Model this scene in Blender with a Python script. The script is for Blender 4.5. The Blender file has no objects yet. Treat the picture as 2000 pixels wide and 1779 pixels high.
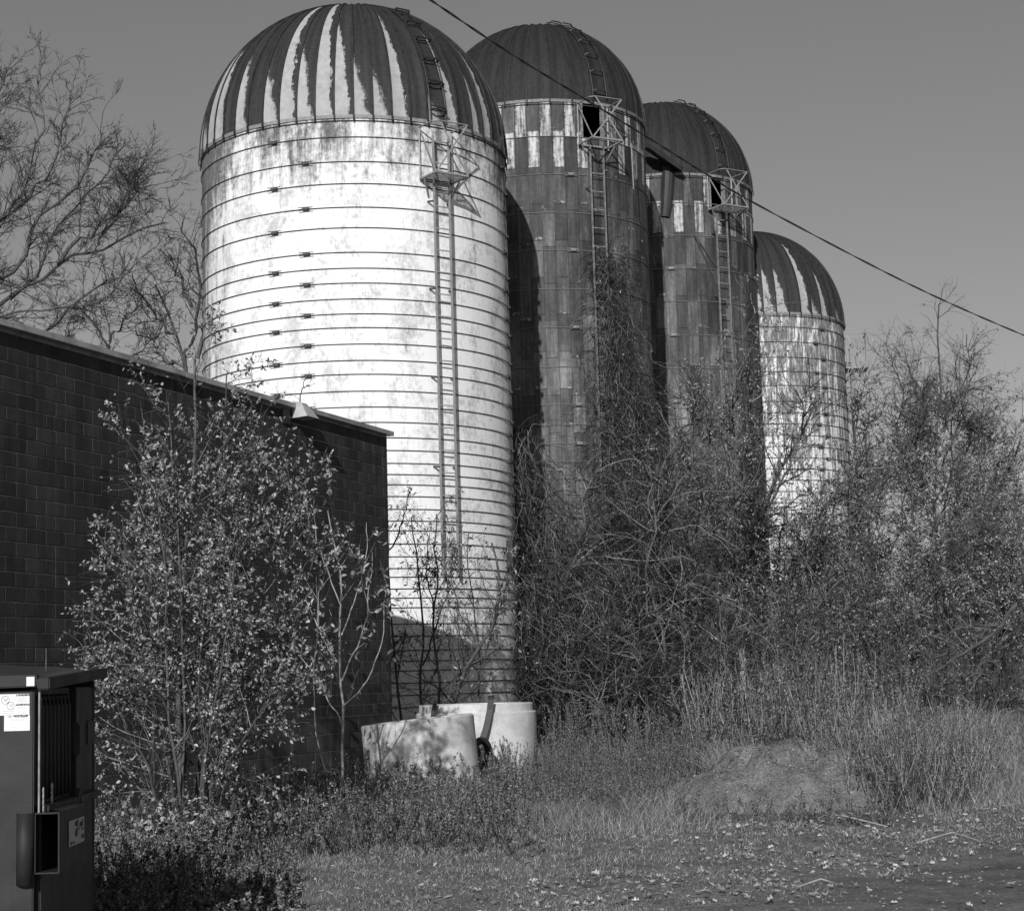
import bpy, bmesh, math, random
import numpy as np
from mathutils import Matrix, Vector

# ------------------------------------------------------------------ camera, sky, sun
S = bpy.context.scene
COL = S.collection
FPX = 3500.0
TH = math.atan(432 / FPX)
ROLL = .028
EYE = np.array([0, 0, 1.5])
Fw = np.array([0, math.cos(TH), math.sin(TH)])
_U = np.array([0, -math.sin(TH), math.cos(TH)])
_R = np.array([1., 0, 0])
Rt = _R * math.cos(ROLL) - _U * math.sin(ROLL)
Up = _U * math.cos(ROLL) + _R * math.sin(ROLL)
cam_d = bpy.data.cameras.new("camera")
cam = bpy.data.objects.new("camera", cam_d)
COL.objects.link(cam)
cam_d.sensor_fit = 'HORIZONTAL'
cam_d.sensor_width = 36
cam_d.lens = 36 * FPX / 2000
cam_d.clip_start = .1
cam_d.clip_end = 3000
cam.matrix_world = Matrix(((Rt[0], Up[0], -Fw[0], EYE[0]), (Rt[1], Up[1], -Fw[1], EYE[1]),
                           (Rt[2], Up[2], -Fw[2], EYE[2]), (0, 0, 0, 1)))
S.camera = cam
SUN_AZ, SUN_EL = math.radians(9.5), math.radians(23)
W = bpy.data.worlds.new("World")
S.world = W
W.use_nodes = True
nt = W.node_tree
sky = nt.nodes.new('ShaderNodeTexSky')
sky.sky_type = 'NISHITA'
sky.sun_disc = False
sky.sun_elevation = SUN_EL
sky.sun_rotation = math.pi + SUN_AZ
sky.air_density = 1.0
sky.dust_density = 1.2
sep = nt.nodes.new('ShaderNodeSeparateColor')
nt.links.new(sky.outputs[0], sep.inputs[0])
mxs = nt.nodes.new('ShaderNodeMath'); mxs.operation = 'MULTIPLY_ADD'     # red-filtered panchromatic sky
nt.links.new(sep.outputs[1], mxs.inputs[0]); mxs.inputs[1].default_value = .35
rs = nt.nodes.new('ShaderNodeMath'); rs.operation = 'MULTIPLY'
nt.links.new(sep.outputs[0], rs.inputs[0]); rs.inputs[1].default_value = .65
nt.links.new(rs.outputs[0], mxs.inputs[2])
pw = nt.nodes.new('ShaderNodeMath'); pw.operation = 'POWER'               # softer top-to-horizon fall-off, as the film gives
nt.links.new(mxs.outputs[0], pw.inputs[0]); pw.inputs[1].default_value = .85
comb = nt.nodes.new('ShaderNodeCombineColor')
for i in range(3):
    nt.links.new(pw.outputs[0], comb.inputs[i])
bg = nt.nodes['Background']
nt.links.new(comb.outputs[0], bg.inputs[0])
bg.inputs[1].default_value = .10
sun_d = bpy.data.lights.new("sun", 'SUN')
sun_d.energy = 4.8
sun_d.angle = math.radians(.5)
sun_d.color = (1, 1, 1)
sun = bpy.data.objects.new("sun", sun_d)
COL.objects.link(sun)
LD = Vector((math.sin(SUN_AZ) * math.cos(SUN_EL), math.cos(SUN_AZ) * math.cos(SUN_EL), -math.sin(SUN_EL)))
sun.rotation_euler = LD.to_track_quat('-Z', 'Y').to_euler()
sun.location = (-8, -20, 20)
S.view_settings.view_transform = 'Standard'
S.view_settings.look = 'None'
S.view_settings.gamma = 1
S.view_settings.exposure = 0

rng = np.random.default_rng(11)
random.seed(5)


def ray(x, y):
    return Fw + Rt * (x - 1000) / FPX - Up * (y - 889.5) / FPX


def at(x, y, Y):
    d = ray(x, y)
    return EYE + d * (Y / d[1])


# ------------------------------------------------------------------ object helpers
def tag(o, label=None, cat=None, group=None, kind=None):
    if label: o['label'] = label
    if cat: o['category'] = cat
    if group: o['group'] = group
    if kind: o['kind'] = kind
    return o


def empty(name, loc, label, cat, group=None, rz=0):
    o = bpy.data.objects.new(name, None)
    COL.objects.link(o)
    o.location = loc
    o.rotation_euler = (0, 0, rz)
    o.empty_display_size = .3
    return tag(o, label, cat, group)


def link(name, me, mat, parent=None, loc=None):
    o = bpy.data.objects.new(name, me)
    COL.objects.link(o)
    if mat and not me.materials: me.materials.append(mat)
    if parent: o.parent = parent
    if loc is not None: o.location = loc
    return o


def npmesh(name, V, quads=None, tris=None, smooth=False, uv=None, attrs=None):
    """mesh from arrays; uv is per vertex (N,2); attrs: {name: per vertex float}"""
    me = bpy.data.meshes.new(name)
    V = np.asarray(V, np.float32).reshape(-1, 3)
    L, ls, lt = [], [], []
    off = 0
    for F, k in ((quads, 4), (tris, 3)):
        if F is None or len(F) == 0: continue
        F = np.asarray(F, np.int32).reshape(-1, k)
        L.append(F.ravel())
        ls.append(np.arange(len(F), dtype=np.int32) * k + off)
        lt.append(np.full(len(F), k, np.int32))
        off += F.size
    L = np.concatenate(L); ls = np.concatenate(ls); lt = np.concatenate(lt)
    me.vertices.add(len(V)); me.vertices.foreach_set('co', V.ravel())
    me.loops.add(len(L)); me.loops.foreach_set('vertex_index', L)
    me.polygons.add(len(ls)); me.polygons.foreach_set('loop_start', ls); me.polygons.foreach_set('loop_total', lt)
    me.polygons.foreach_set('use_smooth', np.full(len(ls), bool(smooth)))
    me.update(calc_edges=True)
    if uv is not None:
        lay = me.uv_layers.new(name='UVMap')
        lay.data.foreach_set('uv', np.asarray(uv, np.float32)[L].ravel())
    for k, v in (attrs or {}).items():
        a = me.attributes.new(k, 'FLOAT', 'POINT')
        a.data.foreach_set('value', np.asarray(v, np.float32))
    return me


class MB:
    def __init__(s):
        s.v, s.f = [], []

    def add(s, vs, fs):
        n = len(s.v)
        s.v += [tuple(map(float, p)) for p in vs]
        s.f += [tuple(i + n for i in f) for f in fs]
        return s

    def box(s, c, h, ax=None):
        """centre, half sizes, optional axes (3 vectors)"""
        c = np.array(c, float)
        A = np.eye(3) if ax is None else np.array(ax, float)
        vs = []
        for k in (-1, 1):
            for j in (-1, 1):
                for i in (-1, 1):
                    vs.append(c + A[0] * h[0] * i + A[1] * h[1] * j + A[2] * h[2] * k)
        return s.add(vs, [(0, 2, 3, 1), (4, 5, 7, 6), (0, 1, 5, 4), (2, 6, 7, 3), (0, 4, 6, 2), (1, 3, 7, 5)])

    def bar(s, a, b, w, t=None, up=(0, 0, 1)):
        """rectangular bar from a to b; w across, t along `up`"""
        a = np.array(a, float); b = np.array(b, float); t = w if t is None else t
        d = b - a; L = np.linalg.norm(d); d /= L
        u = np.array(up, float); u = u - d * (u @ d)
        if np.linalg.norm(u) < 1e-3: u = np.array([1., 0, 0]); u = u - d * (u @ d)
        u /= np.linalg.norm(u)
        return s.box((a + b) / 2, (L / 2, w / 2, t / 2), (d, np.cross(u, d), u))

    def tube(s, pts, r, n=6, cap=True):
        pts = [np.array(p, float) for p in pts]
        rs = r if hasattr(r, '__len__') else [r] * len(pts)
        base = len(s.v)
        ref = np.array([0.13, .21, 1.])
        for i, p in enumerate(pts):
            d = pts[min(i + 1, len(pts) - 1)] - pts[max(i - 1, 0)]
            d /= np.linalg.norm(d) + 1e-9
            rr = ref if abs(d @ ref) < .97 else np.array([1., 0, 0])
            u = np.cross(d, rr); u /= np.linalg.norm(u); v = np.cross(d, u)
            for k in range(n):
                a = 2 * math.pi * k / n
                s.v.append(tuple(p + rs[i] * (u * math.cos(a) + v * math.sin(a))))
        for i in range(len(pts) - 1):
            for k in range(n):
                k2 = (k + 1) % n
                s.f.append((base + i * n + k, base + i * n + k2, base + (i + 1) * n + k2, base + (i + 1) * n + k))
        if cap:
            s.f.append(tuple(base + k for k in range(n)))
            s.f.append(tuple(base + (len(pts) - 1) * n + n - 1 - k for k in range(n)))
        return s

    def mesh(s, name, smooth=False, bevel=0):
        me = bpy.data.meshes.new(name)
        me.from_pydata(s.v, [], s.f)
        bm = bmesh.new(); bm.from_mesh(me)
        bmesh.ops.recalc_face_normals(bm, faces=bm.faces)
        if bevel:
            bmesh.ops.bevel(bm, geom=list(bm.edges), offset=bevel, segments=2, affect='EDGES', clamp_overlap=True)
        bm.to_mesh(me); bm.free()
        if smooth:
            me.polygons.foreach_set('use_smooth', np.ones(len(me.polygons), bool))
        return me

    def obj(s, name, mat, parent=None, smooth=False, bevel=0, loc=None):
        return link(name, s.mesh(name, smooth, bevel), mat, parent, loc)


# ------------------------------------------------------------------ material helpers
class Mat:
    def __init__(s, name, rough=.8, spec=.3, metallic=0):
        s.m = bpy.data.materials.new(name)
        s.m.use_nodes = True
        s.t = s.m.node_tree
        s.b = s.t.nodes['Principled BSDF']
        s.b.inputs['Roughness'].default_value = rough
        s.b.inputs['Specular IOR Level'].default_value = spec
        s.b.inputs['Metallic'].default_value = metallic

    def n(s, typ, **kw):
        x = s.t.nodes.new(typ)
        for k, v in kw.items(): setattr(x, k, v)
        return x

    def put(s, sock, v):
        if v is None: return
        if hasattr(v, 'is_linked') or isinstance(v, bpy.types.NodeSocket):
            s.t.links.new(v, sock)
        else:
            sock.default_value = v

    def m_(s, op, a, b=None, c=None, clamp=False):
        x = s.n('ShaderNodeMath', operation=op, use_clamp=clamp)
        s.put(x.inputs[0], a); s.put(x.inputs[1], b); s.put(x.inputs[2], c)
        return x.outputs[0]

    def comb(s, x, y, z=0.0):
        c = s.n('ShaderNodeCombineXYZ')
        s.put(c.inputs[0], x); s.put(c.inputs[1], y); s.put(c.inputs[2], z)
        return c.outputs[0]

    def coord(s, which='Object'):
        return s.n('ShaderNodeTexCoord').outputs[which]

    def sep(s, v):
        x = s.n('ShaderNodeSeparateXYZ'); s.put(x.inputs[0], v)
        return x.outputs

    def scale(s, v, sx, sy, sz):
        x = s.n('ShaderNodeMapping'); s.put(x.inputs[0], v); x.inputs['Scale'].default_value = (sx, sy, sz)
        return x.outputs[0]

    def noise(s, v, scale, detail=4, rough=.55, dist=0):
        x = s.n('ShaderNodeTexNoise')
        s.put(x.inputs['Vector'], v)
        x.inputs['Scale'].default_value = scale
        x.inputs['Detail'].default_value = detail
        x.inputs['Roughness'].default_value = rough
        x.inputs['Distortion'].default_value = dist
        return x.outputs[0]

    def white(s, v):
        x = s.n('ShaderNodeTexWhiteNoise', noise_dimensions='3D'); s.put(x.inputs[0], v)
        return x.outputs[0]

    def ramp(s, v, a, b, lo=0., hi=1., smooth=True):
        x = s.n('ShaderNodeMapRange', interpolation_type='SMOOTHSTEP' if smooth else 'LINEAR')
        s.put(x.inputs[0], v)
        for i, q in zip((1, 2, 3, 4), (a, b, lo, hi)): s.put(x.inputs[i], q)
        return x.outputs[0]

    def mix(s, f, a, b):
        x = s.n('ShaderNodeMix', data_type='FLOAT')
        s.put(x.inputs[0], f); s.put(x.inputs[2], a); s.put(x.inputs[3], b)
        return x.outputs[0]

    def grey(s, v):
        c = s.n('ShaderNodeCombineColor')
        for i in range(3): s.put(c.inputs[i], v)
        s.t.links.new(c.outputs[0], s.b.inputs['Base Color'])
        return s

    def bump(s, h, strength=.3, dist=.01):
        x = s.n('ShaderNodeBump')
        x.inputs['Strength'].default_value = strength
        x.inputs['Distance'].default_value = dist
        s.put(x.inputs['Height'], h)
        s.t.links.new(x.outputs[0], s.b.inputs['Normal'])
        return s


def simple(name, g, var=.15, scale=6, rough=.8, spec=.3, bump=0, metallic=0, stretch=None):
    m = Mat(name, rough, spec, metallic)
    c = m.coord()
    if stretch: c = m.scale(c, *stretch)
    n = m.noise(c, scale, 5, .6)
    m.grey(m.ramp(n, .3, .7, g * (1 - var), g * (1 + var)))
    if bump: m.bump(m.noise(c, scale * 6, 3, .6), bump, .01)
    return m.m


def leafmat(name, lo, hi, transl=.35):
    m = Mat(name, .7, .2)
    g = m.n('ShaderNodeNewGeometry')
    v = m.ramp(m.m_('POWER', g.outputs['Random Per Island'], 1.5), 0, 1, lo, hi, False)
    m.grey(v)
    tr = m.n('ShaderNodeBsdfTranslucent')
    c = m.n('ShaderNodeCombineColor')
    for i in range(3): m.put(c.inputs[i], v)
    m.t.links.new(c.outputs[0], tr.inputs[0])
    mx = m.n('ShaderNodeMixShader'); mx.inputs[0].default_value = transl
    m.t.links.new(m.b.outputs[0], mx.inputs[1]); m.t.links.new(tr.outputs[0], mx.inputs[2])
    m.t.links.new(mx.outputs[0], m.t.nodes['Material Output'].inputs[0])
    return m.m


def twigmat(name, lo, hi):
    m = Mat(name, .85, .2)
    g = m.n('ShaderNodeNewGeometry')
    n = m.noise(m.coord(), 9, 4, .6)
    v = m.ramp(m.m_('POWER', g.outputs['Random Per Island'], 2.6), 0, 1, lo, hi, False)
    m.grey(m.m_('MULTIPLY', v, m.ramp(n, .3, .7, .65, 1.3)))
    return m.m


# ---- whitewashed stave silo (UV = metres round the wall from the camera side, metres below the rim)
def mat_white_silo(name, heavy):
    m = Mat(name, .9, .15)
    uv = m.coord('UV'); u, v, _ = m.sep(uv)
    fine = m.noise(uv, 9, 6, .7)
    streak = m.noise(m.scale(uv, 5.5, .75, 1), 1, 6, .68, .4)
    blotch = m.noise(m.scale(uv, 1.6, .9, 1), 1, 6, .65, .5)
    grain = m.noise(m.scale(uv, 30, 9, 1), 1, 4, .7)
    col = m.m_('FLOOR', m.m_('DIVIDE', u, .254))
    st = m.white(m.comb(col, m.m_('FLOOR', m.m_('DIVIDE', v, .762)), 3.))
    if heavy:
        streak = m.noise(m.scale(uv, 8.5, 1.0, 1), 1, 6, .72, .3)
        depth = m.ramp(v, 0.3, 6, .085, -.02)
        k = m.m_('ADD', m.m_('ADD', m.m_('MULTIPLY', streak, .78), m.m_('MULTIPLY', blotch, .22)), depth)
        k = m.m_('ADD', k, m.m_('MULTIPLY', m.m_('SUBTRACT', st, .5), .03))
        k = m.m_('ADD', k, m.m_('MULTIPLY', m.m_('SUBTRACT', grain, .5), .16))
        dirt = m.ramp(k, .495, .545)
        val = m.mix(m.m_('MULTIPLY', dirt, m.ramp(m.noise(m.scale(uv, 16, 3, 1), 1, 5, .75), .36, .56, .5, 1.)), .60, .11)
    else:
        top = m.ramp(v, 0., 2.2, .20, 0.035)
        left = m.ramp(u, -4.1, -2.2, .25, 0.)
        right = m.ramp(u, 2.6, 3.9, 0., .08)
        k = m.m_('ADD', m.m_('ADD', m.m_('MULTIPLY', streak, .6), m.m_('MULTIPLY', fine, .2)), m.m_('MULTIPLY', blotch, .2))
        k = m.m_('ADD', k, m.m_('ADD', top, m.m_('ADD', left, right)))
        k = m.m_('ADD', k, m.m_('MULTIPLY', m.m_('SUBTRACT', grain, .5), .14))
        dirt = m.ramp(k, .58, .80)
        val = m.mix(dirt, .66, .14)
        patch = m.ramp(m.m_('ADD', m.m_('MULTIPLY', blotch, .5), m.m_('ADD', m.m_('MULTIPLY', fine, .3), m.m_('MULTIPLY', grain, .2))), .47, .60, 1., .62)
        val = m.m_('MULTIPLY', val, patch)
    fu = m.m_('FRACT', m.m_('DIVIDE', u, .254))
    vv = m.m_('ADD', m.m_('DIVIDE', v, .762), m.m_('MULTIPLY', m.m_('MODULO', m.m_('ABSOLUTE', col), 2.), .17))
    fv = m.m_('FRACT', vv)
    jn = m.m_('ADD', m.m_('LESS_THAN', fu, .03), m.m_('LESS_THAN', fv, .012), clamp=True)
    jn = m.m_('MULTIPLY', jn, m.ramp(m.noise(uv, 2.3, 3), .48, .6))
    val = m.m_('MULTIPLY', val, m.mix(jn, 1., .82 if not heavy else .7))
    m.grey(val)
    m.bump(m.m_('ADD', fine, m.m_('MULTIPLY', jn, -1.)), .25, .01)
    return m.m


# ---- dark glazed stave silo with white lime patches on the top courses
def mat_dark_silo(name, seed):
    m = Mat(name, .7, .35)
    uv = m.coord('UV'); u, v, _ = m.sep(uv)
    cu = m.m_('DIVIDE', u, .254)
    col = m.m_('FLOOR', cu)
    par = m.m_('MODULO', m.m_('ADD', col, 100.), 2.)
    vv = m.m_('ADD', m.m_('DIVIDE', v, .762), m.m_('MULTIPLY', par, .17))
    row = m.m_('FLOOR', vv)
    fu, fv = m.m_('FRACT', cu), m.m_('FRACT', vv)
    r1 = m.white(m.comb(col, row, float(seed)))
    fine = m.noise(uv, 11, 6, .7)
    big = m.noise(m.scale(uv, 1.1, .5, 1), 1, 5, .6)
    streak = m.noise(m.scale(uv, 9, .8, 1), 1, 6, .7)
    val = m.m_('MULTIPLY', m.ramp(r1, 0, 1, .024, .062, False), m.ramp(fine, .3, .7, .8, 1.25))
    val = m.m_('MULTIPLY', val, m.ramp(big, .35, .65, .62, 1.5))
    val = m.m_('MULTIPLY', val, m.ramp(streak, .35, .72, .72, 1.8))
    val = m.mix(m.m_('MULTIPLY', m.ramp(m.noise(m.scale(uv, 14, .5, 1), 1, 5, .75), .60, .74), m.ramp(r1, .2, .9, .1, .55)), val, .24)
    lower = m.ramp(v, 2.0, 7.5, 1., 1.7)
    val = m.m_('MULTIPLY', val, lower)
    # lime patches: alternate staves on the two top courses
    alt = m.m_('MODULO', m.m_('ADD', m.m_('ADD', col, row), 101.), 2.)
    topc = m.m_('LESS_THAN', row, 1.5)
    edge = m.m_('MULTIPLY', m.ramp(m.m_('ADD', fu, m.m_('MULTIPLY', m.m_('SUBTRACT', fine, .5), .35)), .03, .16), m.ramp(m.m_('ADD', fu, m.m_('MULTIPLY', m.m_('SUBTRACT', streak, .5), .5)), .99, .84))
    wn = m.ramp(m.m_('ADD', m.m_('MULTIPLY', streak, .75), m.m_('MULTIPLY', fine, .25)), .40, .60)
    wn = m.m_('MULTIPLY', wn, m.ramp(m.white(m.comb(col, row, 9. + seed)), .0, .6, .12, 1.))
    patch = m.m_('MULTIPLY', m.m_('MULTIPLY', alt, topc), m.m_('MULTIPLY', edge, wn))
    # odd lime runs at stave ends
    e2 = m.m_('MULTIPLY', m.ramp(fv, .88, .97), m.ramp(fine, .53, .62))
    e2 = m.m_('MULTIPLY', e2, m.m_('GREATER_THAN', m.white(m.comb(col, row, 21. + seed)), .6))
    patch = m.m_('MAXIMUM', patch, m.m_('MULTIPLY', e2, .6))
    val = m.mix(patch, val, .50)
    jn = m.m_('ADD', m.m_('LESS_THAN', fu, .05), m.m_('LESS_THAN', fv, .02), clamp=True)
    val = m.m_('MULTIPLY', val, m.mix(jn, 1., .42))
    m.grey(val)
    m.bump(m.m_('ADD', m.m_('MULTIPLY', fine, .4), m.m_('ADD', m.m_('MULTIPLY', jn, -1.), m.m_('MULTIPLY', r1, .6))), .5, .012)
    return m.m


# ---- painted dome; attribute peel = how far up each gore the paint has gone
def mat_dome(name, base, light):
    m = Mat(name, .75, .12)
    uv = m.coord('UV'); u, v, _ = m.sep(uv)
    a = m.n('ShaderNodeAttribute', attribute_name='peel').outputs['Fac']
    fu = m.m_('FRACT', u)
    oc = m.coord('Object')
    jag = m.noise(m.comb(m.m_('MULTIPLY', u, 6.), m.m_('MULTIPLY', v, 4.)), 1, 5, .75)
    jag2 = m.noise(m.comb(m.m_('MULTIPLY', u, 26.), m.m_('MULTIPLY', v, 3.5)), 1, 5, .8)
    fl = m.noise(oc, 26, 4, .75)
    wob = m.noise(m.comb(m.m_('MULTIPLY', u, 1.3), m.m_('MULTIPLY', v, 11.)), 1, 6, .7)
    fe = m.m_('ADD', fu, m.m_('MULTIPLY', m.m_('SUBTRACT', wob, .5), 1.1), clamp=True)
    th = m.m_('MULTIPLY', a, m.m_('SUBTRACT', 1.05, m.m_('MULTIPLY', m.m_('POWER', fe, 1.4), 1.35)))
    th = m.m_('ADD', th, m.m_('MULTIPLY', m.m_('SUBTRACT', jag, .5), m.m_('MULTIPLY', a, .35)))
    th = m.m_('ADD', th, m.m_('MULTIPLY', m.m_('SUBTRACT', jag2, .5), m.m_('MULTIPLY', a, .40)))
    th = m.m_('ADD', th, m.m_('MULTIPLY', m.m_('SUBTRACT', fl, .5), .12))
    lightm = m.m_('MULTIPLY', m.ramp(m.m_('SUBTRACT', th, v), -.02, .05), m.m_('GREATER_THAN', a, .02))
    n1 = m.noise(m.comb(m.m_('MULTIPLY', u, 3.), m.m_('MULTIPLY', v, 1.5)), 1, 5, .65)
    dark = m.ramp(n1, .3, .7, base * .75, base * 1.4)
    dark = m.m_('MULTIPLY', dark, m.ramp(m.noise(oc, 14, 5, .7), .3, .7, .85, 1.2))
    dark = m.m_('MULTIPLY', dark, m.ramp(v, 0., .35, 1.35, 1.))
    lv = m.ramp(m.noise(oc, 7, 4, .7), .3, .7, light * .85, light * 1.1)
    m.grey(m.mix(lightm, dark, lv))
    m.put(m.b.inputs['Roughness'], m.mix(lightm, .72, .6))
    m.bump(m.noise(oc, 3, 3), .1, .02)
    return m.m


def mat_concrete(name, g):
    m = Mat(name, .9, .2)
    c = m.coord()
    n = m.noise(c, 3.2, 7, .65); f = m.noise(c, 45, 4, .7)
    v = m.m_('MULTIPLY', m.ramp(n, .3, .7, g * .82, g * 1.12), m.ramp(f, .3, .7, .86, 1.1))
    pit = m.ramp(m.noise(c, 60, 2, .5), .66, .72)
    stain = m.ramp(m.noise(m.scale(c, 3, 3, .5), 1.2, 5, .6), .58, .75)
    v = m.m_('MULTIPLY', v, m.mix(stain, 1., .72))
    m.grey(m.m_('MULTIPLY', v, m.mix(pit, 1., .6)))
    m.bump(f, .4, .006)
    return m.m


def mat_ground():
    m = Mat('ground_soil', .95, .1)
    c = m.coord(); x, y, z = m.sep(c)
    n1 = m.noise(c, .55, 6, .6); n2 = m.noise(c, 3.1, 6, .7); n3 = m.noise(c, 38, 5, .75)
    # the vehicle track: darker packed dirt on the right, greener verge beyond
    edge = m.m_('ADD', m.m_('ADD', m.m_('MULTIPLY', x, -.34), y), m.m_('MULTIPLY', m.m_('SUBTRACT', n1, .5), 5.))
    verge = m.ramp(edge, 13.6, 17.2)
    packed = m.m_('MULTIPLY', m.ramp(n2, .3, .7, .14, .25), m.ramp(n3, .3, .7, .65, 1.4))
    track = m.ramp(m.m_('ADD', m.m_('SUBTRACT', m.m_('MULTIPLY', x, 1.0), m.m_('MULTIPLY', y, .30)), m.m_('MULTIPLY', m.m_('SUBTRACT', n1, .5), 3.)), -2.6, -1.2)
    packed = m.m_('MULTIPLY', packed, m.mix(track, 1.0, .84))
    turf = m.m_('MULTIPLY', m.ramp(n2, .3, .7, .11, .20), m.ramp(n3, .3, .7, .6, 1.4))
    v = m.mix(verge, packed, turf)
    damp = m.ramp(m.noise(m.scale(c, .8, 1.6, 1), .9, 5, .6), .56, .66)
    v = m.m_('MULTIPLY', v, m.mix(damp, 1., .7))
    sp = m.ramp(m.noise(c, 95, 2, .5), .63, .70)
    v = m.mix(m.m_('MULTIPLY', sp, .5), v, .30)
    m.grey(v)
    m.bump(m.m_('ADD', n3, m.m_('MULTIPLY', n2, .8)), .9, .045)
    return m.m


def mat_paint(name, g, light):
    m = Mat(name, .5, .2)
    c = m.coord()
    n = m.noise(c, 3, 5, .65); f = m.noise(c, 50, 4, .7)
    v = m.m_('MULTIPLY', m.ramp(n, .3, .7, g * .8, g * 1.3), m.ramp(f, .3, .7, .9, 1.1))
    sc = m.ramp(m.noise(m.scale(c, 4, 4, 60), 1, 3, .7, 2.), .70, .74)
    run = m.ramp(m.noise(m.scale(c, 22, 22, 1.2), 1, 5, .7), .58, .75)
    chip = m.ramp(m.noise(c, 30, 3, .6), .70, .74)
    v = m.mix(m.m_('MULTIPLY', sc, .35), v, light)
    v = m.mix(m.m_('MULTIPLY', run, .5), v, g * .35)
    v = m.mix(m.m_('MULTIPLY', chip, .5), v, light)
    m.grey(v)
    m.put(m.b.inputs['Roughness'], m.ramp(n, .3, .7, .45, .65))
    m.bump(m.m_('ADD', m.noise(c, 2.2, 2, .5), m.m_('MULTIPLY', f, .03)), .35, .05)
    return m.m


M = dict(
    white=mat_white_silo('whitewashed_staves', False), mottled=mat_white_silo('flaking_whitewash', True),
    dark2=mat_dark_silo('dark_staves', 1), dark3=mat_dark_silo('dark_staves_far', 5),
    domep=mat_dome('flaking_dome_paint', .024, .30), domed=mat_dome('dark_dome_paint', .018, .4),
    steel=simple('weathered_steel', .16, .35, 14, .6, .4), rust=simple('rusty_rod', .05, .4, 20, .8, .3),
    hoopl=simple('galvanised_rod', .14, .35, 18, .55, .5), galv=simple('galvanised_sheet', .36, .12, 9, .5, .5),
    rail=simple('grey_painted_rail', .20, .2, 12, .6, .4), black=simple('black_rubber', .018, .3, 10, .6, .4),
    flash=simple('metal_flashing', .30, .35, 3, .5, .5), dump=mat_paint('dumpster_paint', .020, .08),
    dumpd=simple('dumpster_paint_dull', .02, .3, 4, .6, .4), lid=simple('black_plastic_lid', .02, .2, 4, .45, .5),
    paper=simple('sticker_paper', .6, .04, 8, .6, .3), ink=simple('printed_ink', .03, .1, 8, .7, .2),
    inkpale=simple('faint_print', .38, .1, 30, .7, .2),
    conc=mat_concrete('cast_concrete', .48), ground=mat_ground(),
    wood=simple('dark_interior', .02, .3, 4), chain=simple('chain_steel', .22, .2, 20, .35, .6),
    bark=twigmat('bark', .05, .11), barkd=twigmat('dark_bark', .04, .075), barkl=twigmat('pale_bark', .20, .32),
    twig=twigmat('twig', .010, .20), twigd=twigmat('dark_twig', .02, .055), twigl=twigmat('pale_twig', .025, .38),
    leafa=leafmat('pale_leaf', .04, .60), leafb=leafmat('small_leaf', .03, .52), leafc=leafmat('litter_leaf', .12, .50, .15),
    leafw=leafmat('withered_leaf', .25, .65), leafshade=leafmat('shaded_leaf', .05, .16),  # the last one carries the wall's shade in its leaf colour
    grass=leafmat('grass_blade', .08, .44, .3), grassp=leafmat('dry_grass_blade', .18, .42, .3), weed=leafmat('weed_bits', .02, .30, .2),
)

# ------------------------------------------------------------------ ground
def gh(x, y):
    x = np.asarray(x, float); y = np.asarray(y, float)
    h = .018 * np.clip(y - 25, 0, 30) + .006 * np.clip(y - 55, 0, 400)
    h = h + .035 * np.sin(x * 1.3 + y * .7) * np.sin(y * .9 - x * .4) + .02 * np.sin(x * 3.1 + 1) * np.sin(y * 2.3)
    # verge stands a little above the wheel track
    t = np.clip((y - .34 * x - 14.2) / 2.2, 0, 1)
    return h + .07 * t * t * (3 - 2 * t) - .05


def build_ground():
    ys = np.concatenate([np.arange(-6, 10, 1.), np.arange(10, 32, .16), np.arange(32, 70, .8), np.geomspace(70, 1500, 30)])
    xs = np.concatenate([-np.geomspace(900, 14, 26), np.arange(-12, 14, .16), np.geomspace(14.2, 900, 26)])
    X, Y = np.meshgrid(xs, ys)
    Z = gh(X, Y) + rng.normal(0, .008, X.shape) * (Y < 40)
    Z -= np.clip(np.hypot(X, Y) - 300, 0, 2000) * .004
    V = np.stack([X, Y, Z], -1).reshape(-1, 3)
    ny, nx = X.shape
    i = np.arange(ny - 1)[:, None] * nx + np.arange(nx - 1)[None]
    Q = np.stack([i, i + 1, i + nx + 1, i + nx], -1).reshape(-1, 4)
    tag(link('ground', npmesh('ground', V, Q, smooth=True), M['ground']), kind='structure')


build_ground()

# ------------------------------------------------------------------ brick building
WA = at(0, 635, 15.9)
WB = np.array([-1.676, 23.85, WA[2]])
WALLTOP = float(WA[2])


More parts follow.
